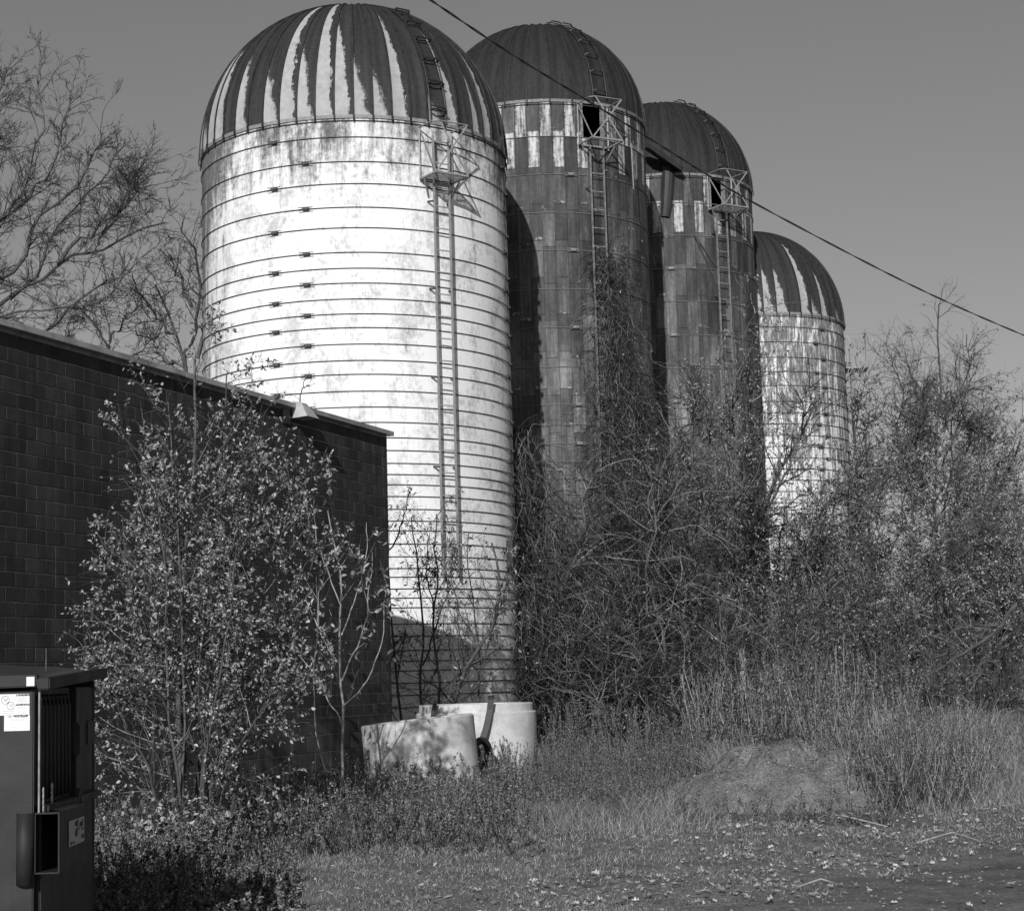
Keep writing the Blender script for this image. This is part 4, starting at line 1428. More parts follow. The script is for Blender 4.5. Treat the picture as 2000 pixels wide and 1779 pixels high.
def vine_on_silo(name, label, c, R, face, spec, seed, nseed, mt='twig', leafn=.1):
    """spec: list of (z, angle centre deg, half width deg, depth off wall) from top to bottom"""
    g = np.random.default_rng(seed)
    z = np.array([s[0] for s in spec]); an = np.array([s[1] for s in spec]); hw = np.array([s[2] for s in spec]); dp = np.array([s[3] for s in spec])
    wts = hw / hw.sum()
    stems = []
    # main cords climbing the ladder
    for k in range(5):
        pts = []
        for i in range(len(spec)):
            a = face + math.radians(an[i] + g.uniform(-.6, .6) * hw[i])
            r = R + .06 + g.uniform(0, dp[i])
            pts.append(np.array([c[0] + r * math.cos(a), c[1] + r * math.sin(a), z[i]]))
        stems.append((pts[::-1], .02))
    Cst = np.stack([resample(p, 20, g, .08) for p, _ in stems])
    base = Cst[0, 0]
    root = empty(name, tuple(base), label, 'vine')
    V, Q = tubes([Cst], [taper(5, 20, np.full(5, .022), .4)], 6)
    link('stems', npmesh('stems', V - base, Q, smooth=True), M['bark'], root)
    zz = g.uniform(z[-1], z[0], nseed * 3)
    k = g.uniform(0, 1, len(zz)) < np.interp(zz, z[::-1], hw[::-1]) / hw.max()
    zz = zz[k][:nseed]
    a = face + np.radians(np.interp(zz, z[::-1], an[::-1]) + g.normal(0, .5, len(zz)) * np.interp(zz, z[::-1], hw[::-1]))
    r = R + .06 + g.uniform(0, 1, len(zz)) ** 1.5 * np.interp(zz, z[::-1], dp[::-1])
    P = np.stack([c[0] + r * np.cos(a), c[1] + r * np.sin(a), zz], 1)
    D = np.stack([np.cos(a) * .4, np.sin(a) * .4, g.normal(-.3, .7, len(zz))], 1) + g.normal(0, .45, (len(zz), 3))
    C1 = push_out(c, R, .03)(grow(P, D, g.uniform(.35, 1.3, len(zz)), 8, .33, (0, 0, -.14), g))
    R1_ = taper(len(zz), 8, g.uniform(.003, .0075, len(zz)), .5)
    P, D, L, rr = spawn(C1, R1_, 2, g, (.1, 1), (.5, 1.3), .7, (.2, .5))
    C2 = push_out(c, R, .03)(grow(P, D, L, 5, .35, (0, 0, -.12), g))
    V, Q = tubes([C1, C2], [R1_, taper(len(P), 5, np.maximum(rr, .0025), .6)], 3)
    link('strands', npmesh('strands', V - base, Q), M[mt], root)
    if leafn:
        P, D, L, rr = spawn(C2, taper(len(C2), 5, np.full(len(C2), .002), 1), leafn, g, (.2, 1))
        v, q = leafmesh(P, D, g, (.03, .07), (.4, .6), .8)
        link('foliage', npmesh('foliage', v - base, q), M['leafb'], root)
    return root


Z2 = lambda y: zfront(c2, R2, y)
vine_on_silo('dead_vine', 'mass of dead vine climbing the ladder of the second silo', c2, R2, f2,
             [(Z2(488), 31, 11, .35), (Z2(505), 31, 12, .45), (Z2(530), 31, 8, .3), (Z2(560), 32, 6, .2), (Z2(640), 33, 7, .25), (Z2(690), 34, 13, .4), (Z2(760), 36, 17, .55), (Z2(860), 38, 21, .7),
              (Z2(950), 38, 24, .8), (Z2(1050), 36, 34, .9), (Z2(1200), 30, 50, 1.), (Z2(1400), 25, 55, 1.1)], 41, 5200)
Z1 = lambda y: zfront(c1, R1, y)
vine_on_silo('dead_vine', 'dead vine hanging in the dark gap between the white silo and its dark neighbour', c1, R1, f1,
             [(Z1(815), 84, 5, .35), (Z1(870), 85, 8, .6), (Z1(1000), 85, 8, .6), (Z1(1150), 84, 12, .8), (Z1(1300), 80, 16, .9), (Z1(1420), 78, 18, .9)], 42, 1000, mt='twig')


# ---- tangles of arching branches between and before the dark silos
def tangle(name, label, stems, seed, n1, n2, Y, leafn=.3, mt='twig', ml='leafb', l1=(.9, 2.2), trop=(0, 0, -.05), thick=.05, r1=.011, lsize=(.03, .07), cat='thicket', n3=0, push=None, lw=(.3, .5), keep=None, gap=.50):
    ss = [(q if isinstance(q[0], np.ndarray) else A(Y, *q), rr) for q, rr in stems]
    lv = [dict(n=n1, t=(.12, 1), ang=(.5, 1.3), ln=l1, absl=True, K=10, noise=.17, trop=trop, rf=.35, rmin=r1),
          dict(n=n2 * 1.5, t=(.15, 1), ang=(.4, 1.2), ln=(.25, .55), K=7, noise=.2, trop=(0, 0, trop[2] * .6), rf=.5, rmin=.0045, gap=gap)]
    if n3: lv.append(dict(n=n3, t=(.2, 1), ang=(.4, 1.1), ln=(.3, .6), K=4, noise=.2, trop=(0, 0, 0), rf=.6, rmin=.003))
    return plant(name, label, cat, ss, lv, seed, leaf=dict(n=leafn * 1.5, l=lsize, w=lw, levels=[-1], droop=.8, keep=keep or (lambda P, g: clump(P, .9, seed) > g.uniform(.15, .75, len(P)))) if leafn else None, mt='bark', mb=mt, ml=ml, wob=.08, push=push)


p2 = push_out(c2, R2, .1); p3 = push_out(c3, R3, .1); p4 = push_out(c4, R4, .1)
G = ground_at
tangle('vine_thicket', 'dense tangle of drooping bare vines before the second silo, on a thick gnarled trunk', [
    ([G(1105, 32.6)] + A(32.6, (1100, 1300), (1078, 1190), (1095, 1150), (1130, 1110), (1200, 1080), (1290, 1030)), .075),
    ([G(1180, 33)] + A(33, (1170, 1280), (1150, 1180), (1120, 1165), (1085, 1165)), .06),
    ([G(1230, 32.6)] + A(32.6, (1220, 1250), (1230, 1150), (1270, 1050), (1320, 960)), .05),
    ([G(1120, 33.2)] + A(33.2, (1110, 1250), (1120, 1100), (1150, 980), (1170, 900)), .04),
    ([G(1300, 32.2)] + A(32.2, (1290, 1300), (1270, 1180), (1280, 1050), (1260, 930)), .04),
    ([G(1150, 32.0)] + A(32.0, (1160, 1350), (1200, 1250), (1260, 1180), (1350, 1130)), .04),
    ([G(1350, 32.8)] + A(32.8, (1340, 1300), (1330, 1180), (1350, 1060), (1400, 960)), .045),
    ([G(1100, 31.6)] + A(31.6, (1100, 1400), (1110, 1330), (1150, 1260), (1210, 1220)), .03),
], 51, 62, 6.5, 32.5, leafn=.12, l1=(.8, 2.3), trop=(0, 0, -.10), push=p2, n3=2)
tangle('vine_thicket', 'lower skirt of tangled vines and twigs right of the concrete rings', [
    ([G(1120, 30.6)] + A(30.6, (1120, 1380), (1125, 1300), (1140, 1230)), .02),
    ([G(1150, 30.2)] + A(30.2, (1160, 1370), (1180, 1290), (1210, 1220)), .02),
    ([G(1240, 30.2)] + A(30.2, (1240, 1370), (1250, 1280), (1240, 1200)), .02),
    ([G(1320, 30.)] + A(30., (1320, 1370), (1330, 1290), (1360, 1200)), .02),
    ([G(1390, 30.2)] + A(30.2, (1400, 1370), (1410, 1270), (1440, 1180)), .02),
    ([G(1200, 29.6)] + A(29.6, (1200, 1400), (1220, 1340), (1260, 1300)), .015),
], 52, 44, 6, 30.3, leafn=.15, l1=(.5, 1.5), trop=(0, 0, -.06), r1=.008)

# ---- leafy trees before silos 3 and 4
tangle('young_tree', 'leafy young tree in front of the third silo, slender branches up its wall', [
    ([G(1385, 35)] + A(35, (1380, 1300), (1375, 1150), (1390, 1000), (1400, 880), (1385, 760)), .05),
    (A(35, (1380, 1200), (1340, 1080), (1320, 960), (1325, 840)), .03),
    (A(35, (1385, 1150), (1430, 1020), (1460, 900), (1465, 760)), .035),
    (A(35, (1390, 1100), (1350, 980), (1360, 860), (1350, 760)), .025),
    (A(35, (1420, 1050), (1440, 930), (1432, 820), (1440, 730), (1478, 600)), .022),
    (A(35, (1380, 1250), (1320, 1150), (1290, 1050), (1290, 930)), .03),
], 53, 60, 6.5, 35, leafn=4.5, l1=(.5, 1.5), trop=(0, 0, .05), push=p3, lsize=(.035, .085), lw=(.28, .42), cat='tree')
tangle('young_tree', 'spreading leafy tree whose long bare limbs cross the mottled white silo', [
    ([G(1500, 38)] + A(38, (1500, 1300), (1505, 1180), (1480, 1060), (1500, 960), (1560, 860), (1600, 790)), .07),
    (A(38, (1505, 1200), (1560, 1080), (1640, 960), (1700, 880)), .04),
    (A(38, (1490, 1100), (1440, 1000), (1420, 900)), .035),
    (A(38, (1500, 1000), (1540, 930), (1565, 850), (1568, 770), (1590, 745)), .03),
    (A(38, (1500, 1180), (1545, 1100), (1590, 1040), (1620, 1000)), .035),
    (A(38, (1470, 1250), (1440, 1150), (1480, 1050), (1520, 990)), .035),
    (A(38, (1500, 1250), (1580, 1180), (1640, 1120)), .03),
], 54, 50, 6, 38, leafn=4, l1=(.5, 1.5), trop=(0, 0, .03), lsize=(.035, .085), lw=(.28, .42), cat='tree')
tangle('young_tree', 'lower bushy tree with dense leaves under the mottled white silo', [
    ([G(1590, 36)] + A(36, (1590, 1330), (1585, 1250), (1600, 1170), (1640, 1100)), .04),
    (A(36, (1590, 1300), (1550, 1220), (1530, 1130)), .03),
    (A(36, (1590, 1280), (1650, 1200), (1690, 1150)), .03),
    ([G(1480, 35)] + A(35, (1480, 1320), (1470, 1230), (1450, 1150)), .03),
    ([G(1440, 34)] + A(34, (1430, 1320), (1420, 1230), (1390, 1130)), .03),
], 55, 50, 6, 36, leafn=3, l1=(.5, 1.4), trop=(0, 0, .0), cat='tree', lsize=(.035, .08))

tangle('young_tree', 'dark bushy tree right against the foot of the mottled white silo', [
    ([G(1530, 41)] + A(41, (1528, 1300), (1535, 1180), (1520, 1080), (1535, 990)), .05),
    (A(41, (1530, 1220), (1590, 1120), (1620, 1030), (1640, 960)), .035),
    (A(41, (1530, 1200), (1480, 1110), (1490, 1010)), .03),
    ([G(1640, 40)] + A(40, (1640, 1300), (1632, 1180), (1650, 1060), (1670, 960)), .045),
    (A(40, (1636, 1200), (1590, 1100), (1575, 1010)), .03),
    ([G(1590, 39)] + A(39, (1590, 1300), (1600, 1220), (1570, 1130), (1580, 1060)), .035),
], 61, 58, 7, 40, leafn=3.5, l1=(.4, 1.3), trop=(0, 0, .02), cat='tree', lsize=(.035, .08), n3=1.5, gap=.3)

# ---- trees on the right
for i, (nm, lb, Y, stems, sd, n1, n2, lf) in enumerate([
    ('bare_tree', 'tall bare-topped tree whose twigs reach up to the wire, right of the silos', 44,
     [((1830, 1330), (1825, 1150), (1822, 1000), (1826, 880), (1835, 760), (1832, 600)), ((1825, 980), (1860, 880), (1880, 780), (1890, 650)), ((1824, 1050), (1790, 930), (1770, 830), (1745, 690)),
      ((1826, 900), (1850, 800), (1900, 730)), ((1824, 1100), (1880, 1000), (1940, 920), (1985, 830)), ((1825, 850), (1800, 780), (1780, 720))], 56, 26, 6, .35),
    ('leafy_tree', 'broad small-leaved tree just right of the mottled silo', 46,
     [((1710, 1330), (1712, 1180), (1700, 1050), (1690, 930), (1700, 800)), ((1710, 1150), (1760, 1030), (1790, 900), (1800, 800)), ((1705, 1100), (1660, 980), (1665, 860), (1690, 740)), ((1712, 1200), (1670, 1100), (1660, 1000)),
      ((1700, 1020), (1740, 900), (1760, 780))], 57, 40, 6, 2.0),
    ('leafy_tree', 'dense round small-leaved tree behind the tall bare-topped one', 47,
     [((1850, 1330), (1855, 1150), (1850, 1000), (1860, 860), (1870, 780)), ((1855, 1150), (1900, 1020), (1920, 900), (1915, 800)), ((1850, 1100), (1800, 980), (1790, 880), (1800, 800)), ((1855, 1200), (1920, 1100), (1950, 1000)),
      ((1850, 1050), (1880, 930), (1895, 830))], 58, 44, 6, 2.0),
    ('leafy_tree', 'thick leafy tree in the middle of the right-hand group, in front of the bare-topped one', 43,
     [((1790, 1330), (1795, 1180), (1780, 1060), (1785, 960), (1790, 880)), ((1792, 1180), (1850, 1080), (1870, 980), (1880, 900)), ((1790, 1200), (1730, 1110), (1715, 1020), (1725, 940)), ((1794, 1230), (1900, 1150), (1930, 1060)),
      ((1790, 1250), (1690, 1180), (1680, 1090))], 62, 40, 6, 1.6),
    ('leafy_tree', 'low dark tree under the others at the right', 40,
     [((1760, 1340), (1755, 1230), (1770, 1130), (1790, 1050)), ((1756, 1250), (1700, 1180), (1690, 1100)), ((1756, 1220), (1830, 1150), (1870, 1070)), ((1900, 1340), (1905, 1230), (1890, 1130), (1910, 1040)), ((1905, 1250), (1960, 1160), (1990, 1080))], 59, 46, 6, 1.4),
    ('leafy_tree', 'thin tree at the right edge of the picture with open curving limbs', 42,
     [((1960, 1340), (1955, 1200), (1940, 1080), (1950, 960), (1985, 860)), ((1955, 1200), (1985, 1080), (1990, 960)), ((1950, 1100), (1915, 1000), (1950, 930)), ((1950, 1250), (2000, 1180), (2040, 1100))], 60, 30, 5, 1.2),
]):
    ss = []
    for k, p in enumerate(stems):
        q = A(Y, *p)
        if k == 0: q = [ground_at(p[0][0], Y)] + q
        ss.append((q, .05 if k == 0 else .03))
    tangle(nm, lb, ss, sd, int(n1 * 2.0), n2 * 1.2, Y, leafn=lf * 2.6, l1=(.4, 1.5), trop=(0, 0, .03), cat='tree', lsize=(.04, .085), keep=lambda P, g: (clump(P, .8, sd) > g.uniform(.1, .7, len(P))) & (g.uniform(0, 1, len(P)) < np.clip(1.25 - (P[:, 2] - 5.5) / 4.5, .10, 1)), n3=2, mt='bark', lw=(.3, .5))

# far trees behind, and undergrowth at the tree line: things one can still tell apart
for i, (x, Y, h, w_) in enumerate([(1935, 62, 6.5, 3.2), (1985, 66, 8.0, 3.5), (2040, 60, 7., 3.5), (1900, 75, 7., 4)]):
    b = G(x, Y)
    g = np.random.default_rng(200 + i)
    ss = []
    for k in range(7):
        e = b + np.array([g.uniform(-1, 1) * w_ * .5, g.uniform(-1, 1), h * g.uniform(.65, 1.)])
        ss.append(([b + g.normal(0, .2, 3) * [1, 1, 0], (b * .5 + e * .5) + [0, 0, -.2], e], .08))
    plant('distant_tree', ['far tree low over the track at the right', 'tallest far tree at the right edge', 'far tree cut off by the right edge', 'farthest tree, mostly hidden behind the leafy ones'][i], 'tree', ss,
          [dict(n=30, t=(.15, 1), ang=(.5, 1.2), ln=(.6, 1.8), absl=True, K=6, noise=.15, trop=(0, 0, .05), rf=.3, rmin=.012),
           dict(n=6, t=(.2, 1), ang=(.4, 1.), ln=(.3, .6), K=4, noise=.2, rf=.5, rmin=.007)], 210 + i, leaf=dict(n=1.4, l=(.06, .12), w=(.35, .55)), group='far trees at the right')

us = []
g = np.random.default_rng(77)
for k in range(60):
    x = g.uniform(1640, 2020); Y = g.uniform(36, 42)
    b = G(x, Y); e = b + np.array([g.normal(0, .4), g.normal(0, .3), g.uniform(1.2, 2.8)])
    us.append(([b, (b + e) / 2 + g.normal(0, .1, 3), e], .02))
_r, _ = plant('undergrowth', 'dark tangled undergrowth below the trees at the right', 'undergrowth', us,
              [dict(n=16, t=(.1, 1), ang=(.5, 1.3), ln=(.4, 1.3), absl=True, K=7, noise=.2, trop=(0, 0, -.03), rf=.4, rmin=.007), dict(n=4.5, ln=(.3, .6), K=4, noise=.2, rf=.5, rmin=.004)],
              78, leaf=dict(n=.9, l=(.035, .08), w=(.35, .5)), mt='barkd', mb='twig', ml='leafb', K0=6)
us = []
for k in range(46):
    x = g.uniform(1100, 1660); Y = g.uniform(31, 36)
    b = G(x, Y); e = b + np.array([g.normal(0, .5), g.normal(0, .3), g.uniform(1.0, 2.6)])
    us.append(([b, (b + e) / 2 + g.normal(0, .1, 3), e], .018))
plant('undergrowth', 'twiggy undergrowth in the shade at the feet of the dark silos', 'undergrowth', us,
      [dict(n=16, t=(.1, 1), ang=(.5, 1.3), ln=(.4, 1.3), absl=True, K=7, noise=.22, trop=(0, 0, -.05), rf=.4, rmin=.006), dict(n=5, ln=(.3, .6), K=4, noise=.22, rf=.5, rmin=.004)],
      79, leaf=dict(n=.3, l=(.035, .08), w=(.35, .5)), mt='barkd', mb='twig', ml='leafb', K0=6)

# low bough reaching out over the grass at the right
plant('fallen_bough', 'long bare bough reaching down over the grass from the trees at the right', 'branch',
      [(A(33, (1985, 1180), (1972, 1200), (1945, 1235), (1900, 1262), (1850, 1295), (1812, 1322)), .045), (A(32.6, (1850, 1275), (1805, 1292), (1770, 1305), (1740, 1300), (1715, 1304)), .022)],
      [dict(n=9, ang=(.5, 1.1), ln=(.3, .9), absl=True, K=7, noise=.15, rf=.3, rmin=.004), dict(n=3, K=4, ln=(.3, .6), rf=.6)], 80,
      leaf=dict(n=.4, l=(.04, .08), w=(.3, .5)), mt='bark', mb='twig', ml='leafb', wob=.02)

# ---- bare trees left, behind the building
Yt = 42
plant('bare_tree', 'big bare tree at the left edge, limbs spreading over the roof', 'tree',
      [(A(Yt, (-140, 1300), (-130, 1000), (-110, 800), (-90, 600), (-70, 420), (-40, 260), (-10, 130)), .22),
       (A(Yt, (-110, 760), (-40, 640), (40, 570), (120, 510), (200, 480), (262, 462), (318, 432)), .06),
       (A(Yt, (-110, 720), (-30, 560), (40, 500), (80, 440), (140, 380), (180, 300), (205, 270)), .075),
       (A(Yt, (-90, 620), (-20, 470), (30, 380), (60, 290), (75, 200), (70, 140)), .065),
       (A(Yt, (-100, 780), (0, 630), (80, 600), (160, 590), (230, 560), (262, 520)), .042),
       (A(Yt, (-100, 820), (0, 680), (60, 640), (130, 610), (170, 560), (240, 540)), .055),
       (A(Yt, (-90, 560), (10, 420), (90, 340), (130, 250), (128, 170)), .055),
       (A(Yt, (20, 585), (90, 520), (110, 450), (160, 400), (215, 340), (240, 290)), .042),
       (A(Yt, (-60, 420), (-20, 320), (10, 220), (8, 120)), .05),
       (A(Yt, (110, 515), (180, 440), (230, 410), (262, 345), (285, 360)), .05),
       (A(Yt, (200, 482), (232, 420), (250, 370), (278, 335)), .035)],
      [dict(n=38, t=(.12, 1), ang=(.4, 1.2), ln=(.35, 1.6), absl=True, K=8, noise=.18, trop=(0, 0, .03), rf=.32, rmin=.011),
       dict(n=8, t=(.1, 1), ang=(.4, 1.), ln=(.25, .55), K=6, noise=.18, trop=(0, 0, .04), rf=.5, rmin=.00555),
       dict(n=4.5, t=(.2, 1), ang=(.4, .9), ln=(.3, .6), K=4, noise=.18, rf=.6, rmin=.0055)], 81, mt='bark', mb='barkd', wob=.12, names=('trunk', 'branches', 'foliage'))
plant('bare_tree', 'gnarled bare tree half hidden behind the left side of the white silo', 'tree',
      [(A(44, (380, 1200), (372, 900), (365, 740), (350, 660), (318, 600), (300, 560)), .075),
       (A(44, (365, 740), (385, 640), (392, 560), (380, 500), (362, 430)), .055),
       (A(44, (345, 650), (300, 610), (268, 560), (255, 530)), .05),
       (A(44, (365, 720), (320, 700), (290, 660), (262, 640)), .05),
       (A(44, (375, 600), (345, 540), (340, 490)), .05), (A(44, (385, 700), (410, 600), (415, 500)), .06)],
      [dict(n=16, t=(.2, 1), ang=(.5, 1.2), ln=(.5, 1.6), absl=True, K=8, noise=.26, trop=(0, 0, .03), rf=.32, rmin=.010),
       dict(n=6, t=(.15, 1), ang=(.5, 1.2), ln=(.25, .55), K=6, noise=.26, rf=.5, rmin=.007),
       dict(n=3, t=(.2, 1), ang=(.5, 1.1), ln=(.3, .6), K=4, noise=.2, rf=.6, rmin=.006)], 82, mt='bark', mb='barkd', wob=.1)
plant('bare_tree', 'small fine-twigged bare tree rising just above the roof edge', 'tree',
      [(A(48, (222, 1200), (218, 900), (214, 700), (212, 640), (205, 600)), .042), (A(48, (214, 680), (180, 630), (160, 600)), .04), (A(48, (214, 670), (245, 620), (270, 590)), .04),
       (A(48, (216, 720), (270, 690), (310, 650)), .04), (A(48, (216, 740), (160, 690), (120, 640)), .03)],
      [dict(n=16, t=(.3, 1), ang=(.4, 1.1), ln=(.4, 1.3), absl=True, K=7, noise=.2, trop=(0, 0, .05), rf=.35, rmin=.012),
       dict(n=6, ln=(.25, .55), K=5, noise=.2, rf=.5, rmin=.008), dict(n=3, ln=(.3, .6), K=4, noise=.2, rf=.6, rmin=.006)], 83, mt='bark', mb='barkd', wob=.06)
# little dead vine on the roof edge by the scupper
plant('dead_vine', 'wisp of dead vine standing on the roof edge behind the scupper', 'vine',
      [([at(580, 800, 22.6), at(588, 770, 22.6), at(592, 745, 22.7), at(600, 735, 22.8)], .010), ([at(592, 757, 22.6), at(604, 752, 22.6)], .007)],
      [dict(n=9, ang=(.4, 1.2), ln=(.1, .35), absl=True, K=6, noise=.25, trop=(0, 0, -.05), rf=.4, rmin=.003)], 84, mt='barkd', mb='twig', wob=.01, names=('stems', 'twigs', 'leaves'))


# ------------------------------------------------------------------ grass, weeds, litter
def blades(xs, ys, h, w, lean, g, seg=3):
    N = len(xs)
    z = gh(xs, ys) - .01
    P = np.stack([xs, ys, z], 1)
    a = g.uniform(0, 2 * math.pi, N)
    side = np.stack([np.cos(a), np.sin(a), np.zeros(N)], 1)
    ld = g.uniform(0, 2 * math.pi, N)
    le = lean * g.uniform(.1, 1.3, N)
    Ld = np.stack([np.cos(ld) * le, np.sin(ld) * le, np.zeros(N)], 1)
    V = []
    for k in range(seg):
        f = k / seg
        c = P + np.array([0, 0, 1]) * (h * f)[:, None] + Ld * (h * f * f)[:, None]
        V += [c - side * (w * (1 - f * .6) / 2)[:, None], c + side * (w * (1 - f * .6) / 2)[:, None]]
    V.append(P + np.array([0, 0, 1]) * (h * .93)[:, None] + Ld * h[:, None])
    n = 2 * seg + 1
    Vv = np.stack(V, 1).reshape(-1, 3)
    o = np.arange(N)[:, None] * n
    Q = np.concatenate([o + np.array([[2 * k, 2 * k + 1, 2 * k + 3, 2 * k + 2]]) for k in range(seg - 1)])
    T = o + np.array([[2 * seg - 2, 2 * seg - 1, 2 * seg]])
    return Vv, Q, T


def wallx(y):
    """x of the wall line at depth y"""
    f = (y - WA[1]) / (WB[1] - WA[1])
    return np.where(y < WB[1], WA[0] + f * (WB[0] - WA[0]), -30.)


def snoise(x, y, s, seed):
    r = np.random.default_rng(seed)
    v = 0
    for k in range(6):
        a = r.uniform(0, 6.28); q = s * r.uniform(.6, 2.2)
        v = v + np.sin(q * (x * math.cos(a) + y * math.sin(a)) + r.uniform(0, 6.28))
    return v / 6 + .5


g = np.random.default_rng(301)


def picks(N, x0, x1, Y0, Y1, dens):
    """points in view, even in picture columns, weighted to the depth"""
    Y = (g.uniform((1 / Y1), 1 / Y0, N)) ** -1
    px = g.uniform(x0, x1, N)
    X = (px - 1000) / FPX * Y * 1.0
    k = g.uniform(0, 1, N) < dens(X, Y, px)
    k &= X > wallx(Y) + .06
    k &= ~((np.abs(X - MC[0] + .1) < 1.25) & (Y > 17.2) & (Y < 20.6) & (g.uniform(0, 1, N) < .93))
    return X[k], Y[k]


vg = lambda X, Y: Y - .34 * X          # verge coordinate: track below ~14, verge above


def smooth(a, b, t):
    t = np.clip((t - a) / (b - a), 0, 1); return t * t * (3 - 2 * t)


# short turf, patchy on the track
X, Y = picks(300000, -60, 2080, 10.6, 34, lambda X, Y, p: np.clip(smooth(13.2, 16.2, vg(X, Y)) * .9 + smooth(-4.4, -5.6, X - .55 * Y) * (.42 * smooth(.45, .70, snoise(X, Y, 2.2, 7)) + .2 * smooth(.6, .8, snoise(X, Y, 2.9, 8))) + .5 * smooth(2, -3, X) * smooth(10, 13, Y) , 0, 1))
near = smooth(12, 20, Y)
h = g.uniform(.012, .05, len(X)) * (1 + 1.2 * smooth(15, 19, vg(X, Y)))
V, Q, T = blades(X, Y, h, g.uniform(.0035, .007, len(X)) * (1 + near * .6), .9, g, 2)
tag(link('grass', npmesh('grass', V, Q, T), M['grass']), 'short patchy grass over the dirt', 'grass', kind='stuff')
# long grass
X, Y = picks(230000, -40, 2080, 13.5, 42, lambda X, Y, p: np.clip(smooth(16.2, 18.4, vg(X, Y) + 1.3 * (snoise(X, Y, 1.1, 3) - .5) + 1.4 * smooth(-1, -3, X)), 0, 1) * (.35 + .65 * smooth(.35, .6, snoise(X, Y, 2.5, 5))))
h = g.uniform(.08, .26, len(X)) * (1 + .5 * snoise(X, Y, 1.7, 9))
h *= np.where(vg(X, Y) < 17.6, .6, 1.)
V, Q, T = blades(X, Y, h, g.uniform(.0025, .005, len(X)) * (1 + Y / 60), 1.0, g, 3)
tag(link('long_grass', npmesh('long_grass', V, Q, T), M['grass']), 'long rough grass along the foot of the wall and thicket', 'grass', kind='stuff')
# pale dry grass
X, Y = picks(26000, 300, 2080, 14.5, 42, lambda X, Y, p: np.clip(smooth(15.8, 17.5, vg(X, Y)), 0, 1) * smooth(.60, .78, snoise(X, Y, 1.6, 15)))
h = g.uniform(.06, .28, len(X))
V, Q, T = blades(X, Y, h, g.uniform(.0025, .0045, len(X)) * (1 + Y / 60), 1.1, g, 3)
tag(link('dry_grass', npmesh('dry_grass', V, Q, T), M['grassp']), 'pale dry grass in tufts among the green', 'grass', kind='stuff')


# weeds: upright stalks with short side twigs and seed bits
def weeds(name, label, X, Y, h, seed, mt='twig', ml='weed', side=(5, .12), bits=7, lean=.18, bl=(.015, .035), r=.0035, up=.4):
    g = np.random.default_rng(seed)
    N = len(X)
    P = np.stack([X, Y, gh(X, Y) - .02], 1)
    D = np.stack([g.normal(0, lean, N), g.normal(0, lean, N), np.ones(N)], 1)
    C = grow(P, D, h, 7, .05, (0, 0, .02), g)
    Rd = taper(N, 7, np.full(N, r), .5)
    P1, D1, L1, r1 = spawn(C, Rd, side[0], g, (.25, 1), (.3, .8), .6, (side[1] * .5, side[1] * 1.6), rmin=.0018)
    C1 = grow(P1, D1, L1, 4, .12, (0, 0, up), g)
    V, Q = tubes([C, C1], [Rd, taper(len(P1), 4, r1, .6)], 3)
    o = link(name, npmesh(name, V, Q), M[mt])
    tag(o, label, 'weeds', kind='stuff')
    P2, D2, _, _ = spawn(C1, taper(len(P1), 4, r1, .6), bits, g, (.1, 1), (.4, 1.2))
    v, q = leafmesh(P2, D2, g, bl, (.35, .6), .1)
    link('seed_heads', npmesh('seed_heads', v, q), M[ml], o)
    return o


def scatter(N, x0, x1, Y0, Y1):
    px = g.uniform(x0, x1, N); Y = g.uniform(Y0, Y1, N)
    X = (px - 1000) / FPX * Y
    k = X > wallx(Y) + .1
    k &= ~((X > MC[0] - 1.35) & (X < MC[0] + .75) & (Y > 17.8) & (Y < 21.3) & (g.uniform(0, 1, N) < .88))
    return X[k], Y[k]


X, Y = scatter(330, 1330, 1780, 24.5, 29.5)
X0, Y0_ = X, Y
X, Y = scatter(170, 1350, 1700, 17.4, 19.0)
weeds('mound_weeds', 'small ragged weeds round the front of the dirt heap', X, Y, g.uniform(.1, .35, len(X)), 408, side=(9, .16), bits=5, r=.0025, lean=.4, bl=(.01, .025))
X, Y = X0, Y0_
weeds('tall_weeds', 'tall dead weed stalks behind the dirt heap', X, Y, g.uniform(.8, 1.9, len(X)) * np.where(np.abs((X / Y * FPX + 1000) - 1540) < 140, 1.0, .85), 401, side=(9, .16), bits=7, r=.005, bl=(.02, .045), mt='twigl', ml='weed')
X, Y = scatter(620, 1580, 1880, 18.4, 26)
weeds('dry_brush', 'grey dry brush of fine stalks right of the dirt heap', X, Y, g.uniform(.5, 1.1, len(X)), 402, side=(9, .3), bits=3, lean=.45, r=.0035, mt='twigl')
X, Y = scatter(1700, 930, 1420, 18.6, 26)
weeds('feathery_weeds', 'feathery upright weeds in front of the concrete rings', X, Y, g.uniform(.15, .6, len(X)) * np.clip((Y - 15) / 6, .5, 1.2), 403, side=(12, .12), bits=5, r=.003, lean=.15, bl=(.01, .022))
X, Y = scatter(1500, 150, 1000, 15.4, 24)
weeds('verge_weeds', 'knee-high weeds along the foot of the wall', X, Y, g.uniform(.25, .65, len(X)), 404, side=(9, .2), bits=6, r=.003, lean=.3, bl=(.014, .032))
X, Y = scatter(620, 150, 560, 10.8, 15.2)
k_ = X < -1.75 + .12 * (Y - 11) + g.normal(0, .18, len(X))
X, Y = X[k_], Y[k_]
weeds('corner_weeds', 'taller weeds crowding the side of the dumpster', X, Y, g.uniform(.22, .5, len(X)) * np.where(X < -2.2, 1, .45), 407, side=(10, .2), bits=6, r=.003, lean=.3, bl=(.014, .035))
X, Y = scatter(500, 1350, 2050, 20, 36)
weeds('field_weeds', 'low weeds scattered over the grass at the right', X, Y, g.uniform(.25, .6, len(X)), 405, side=(8, .2), bits=4, r=.003, lean=.4)
X, Y = scatter(300, 1050, 1400, 26, 31)
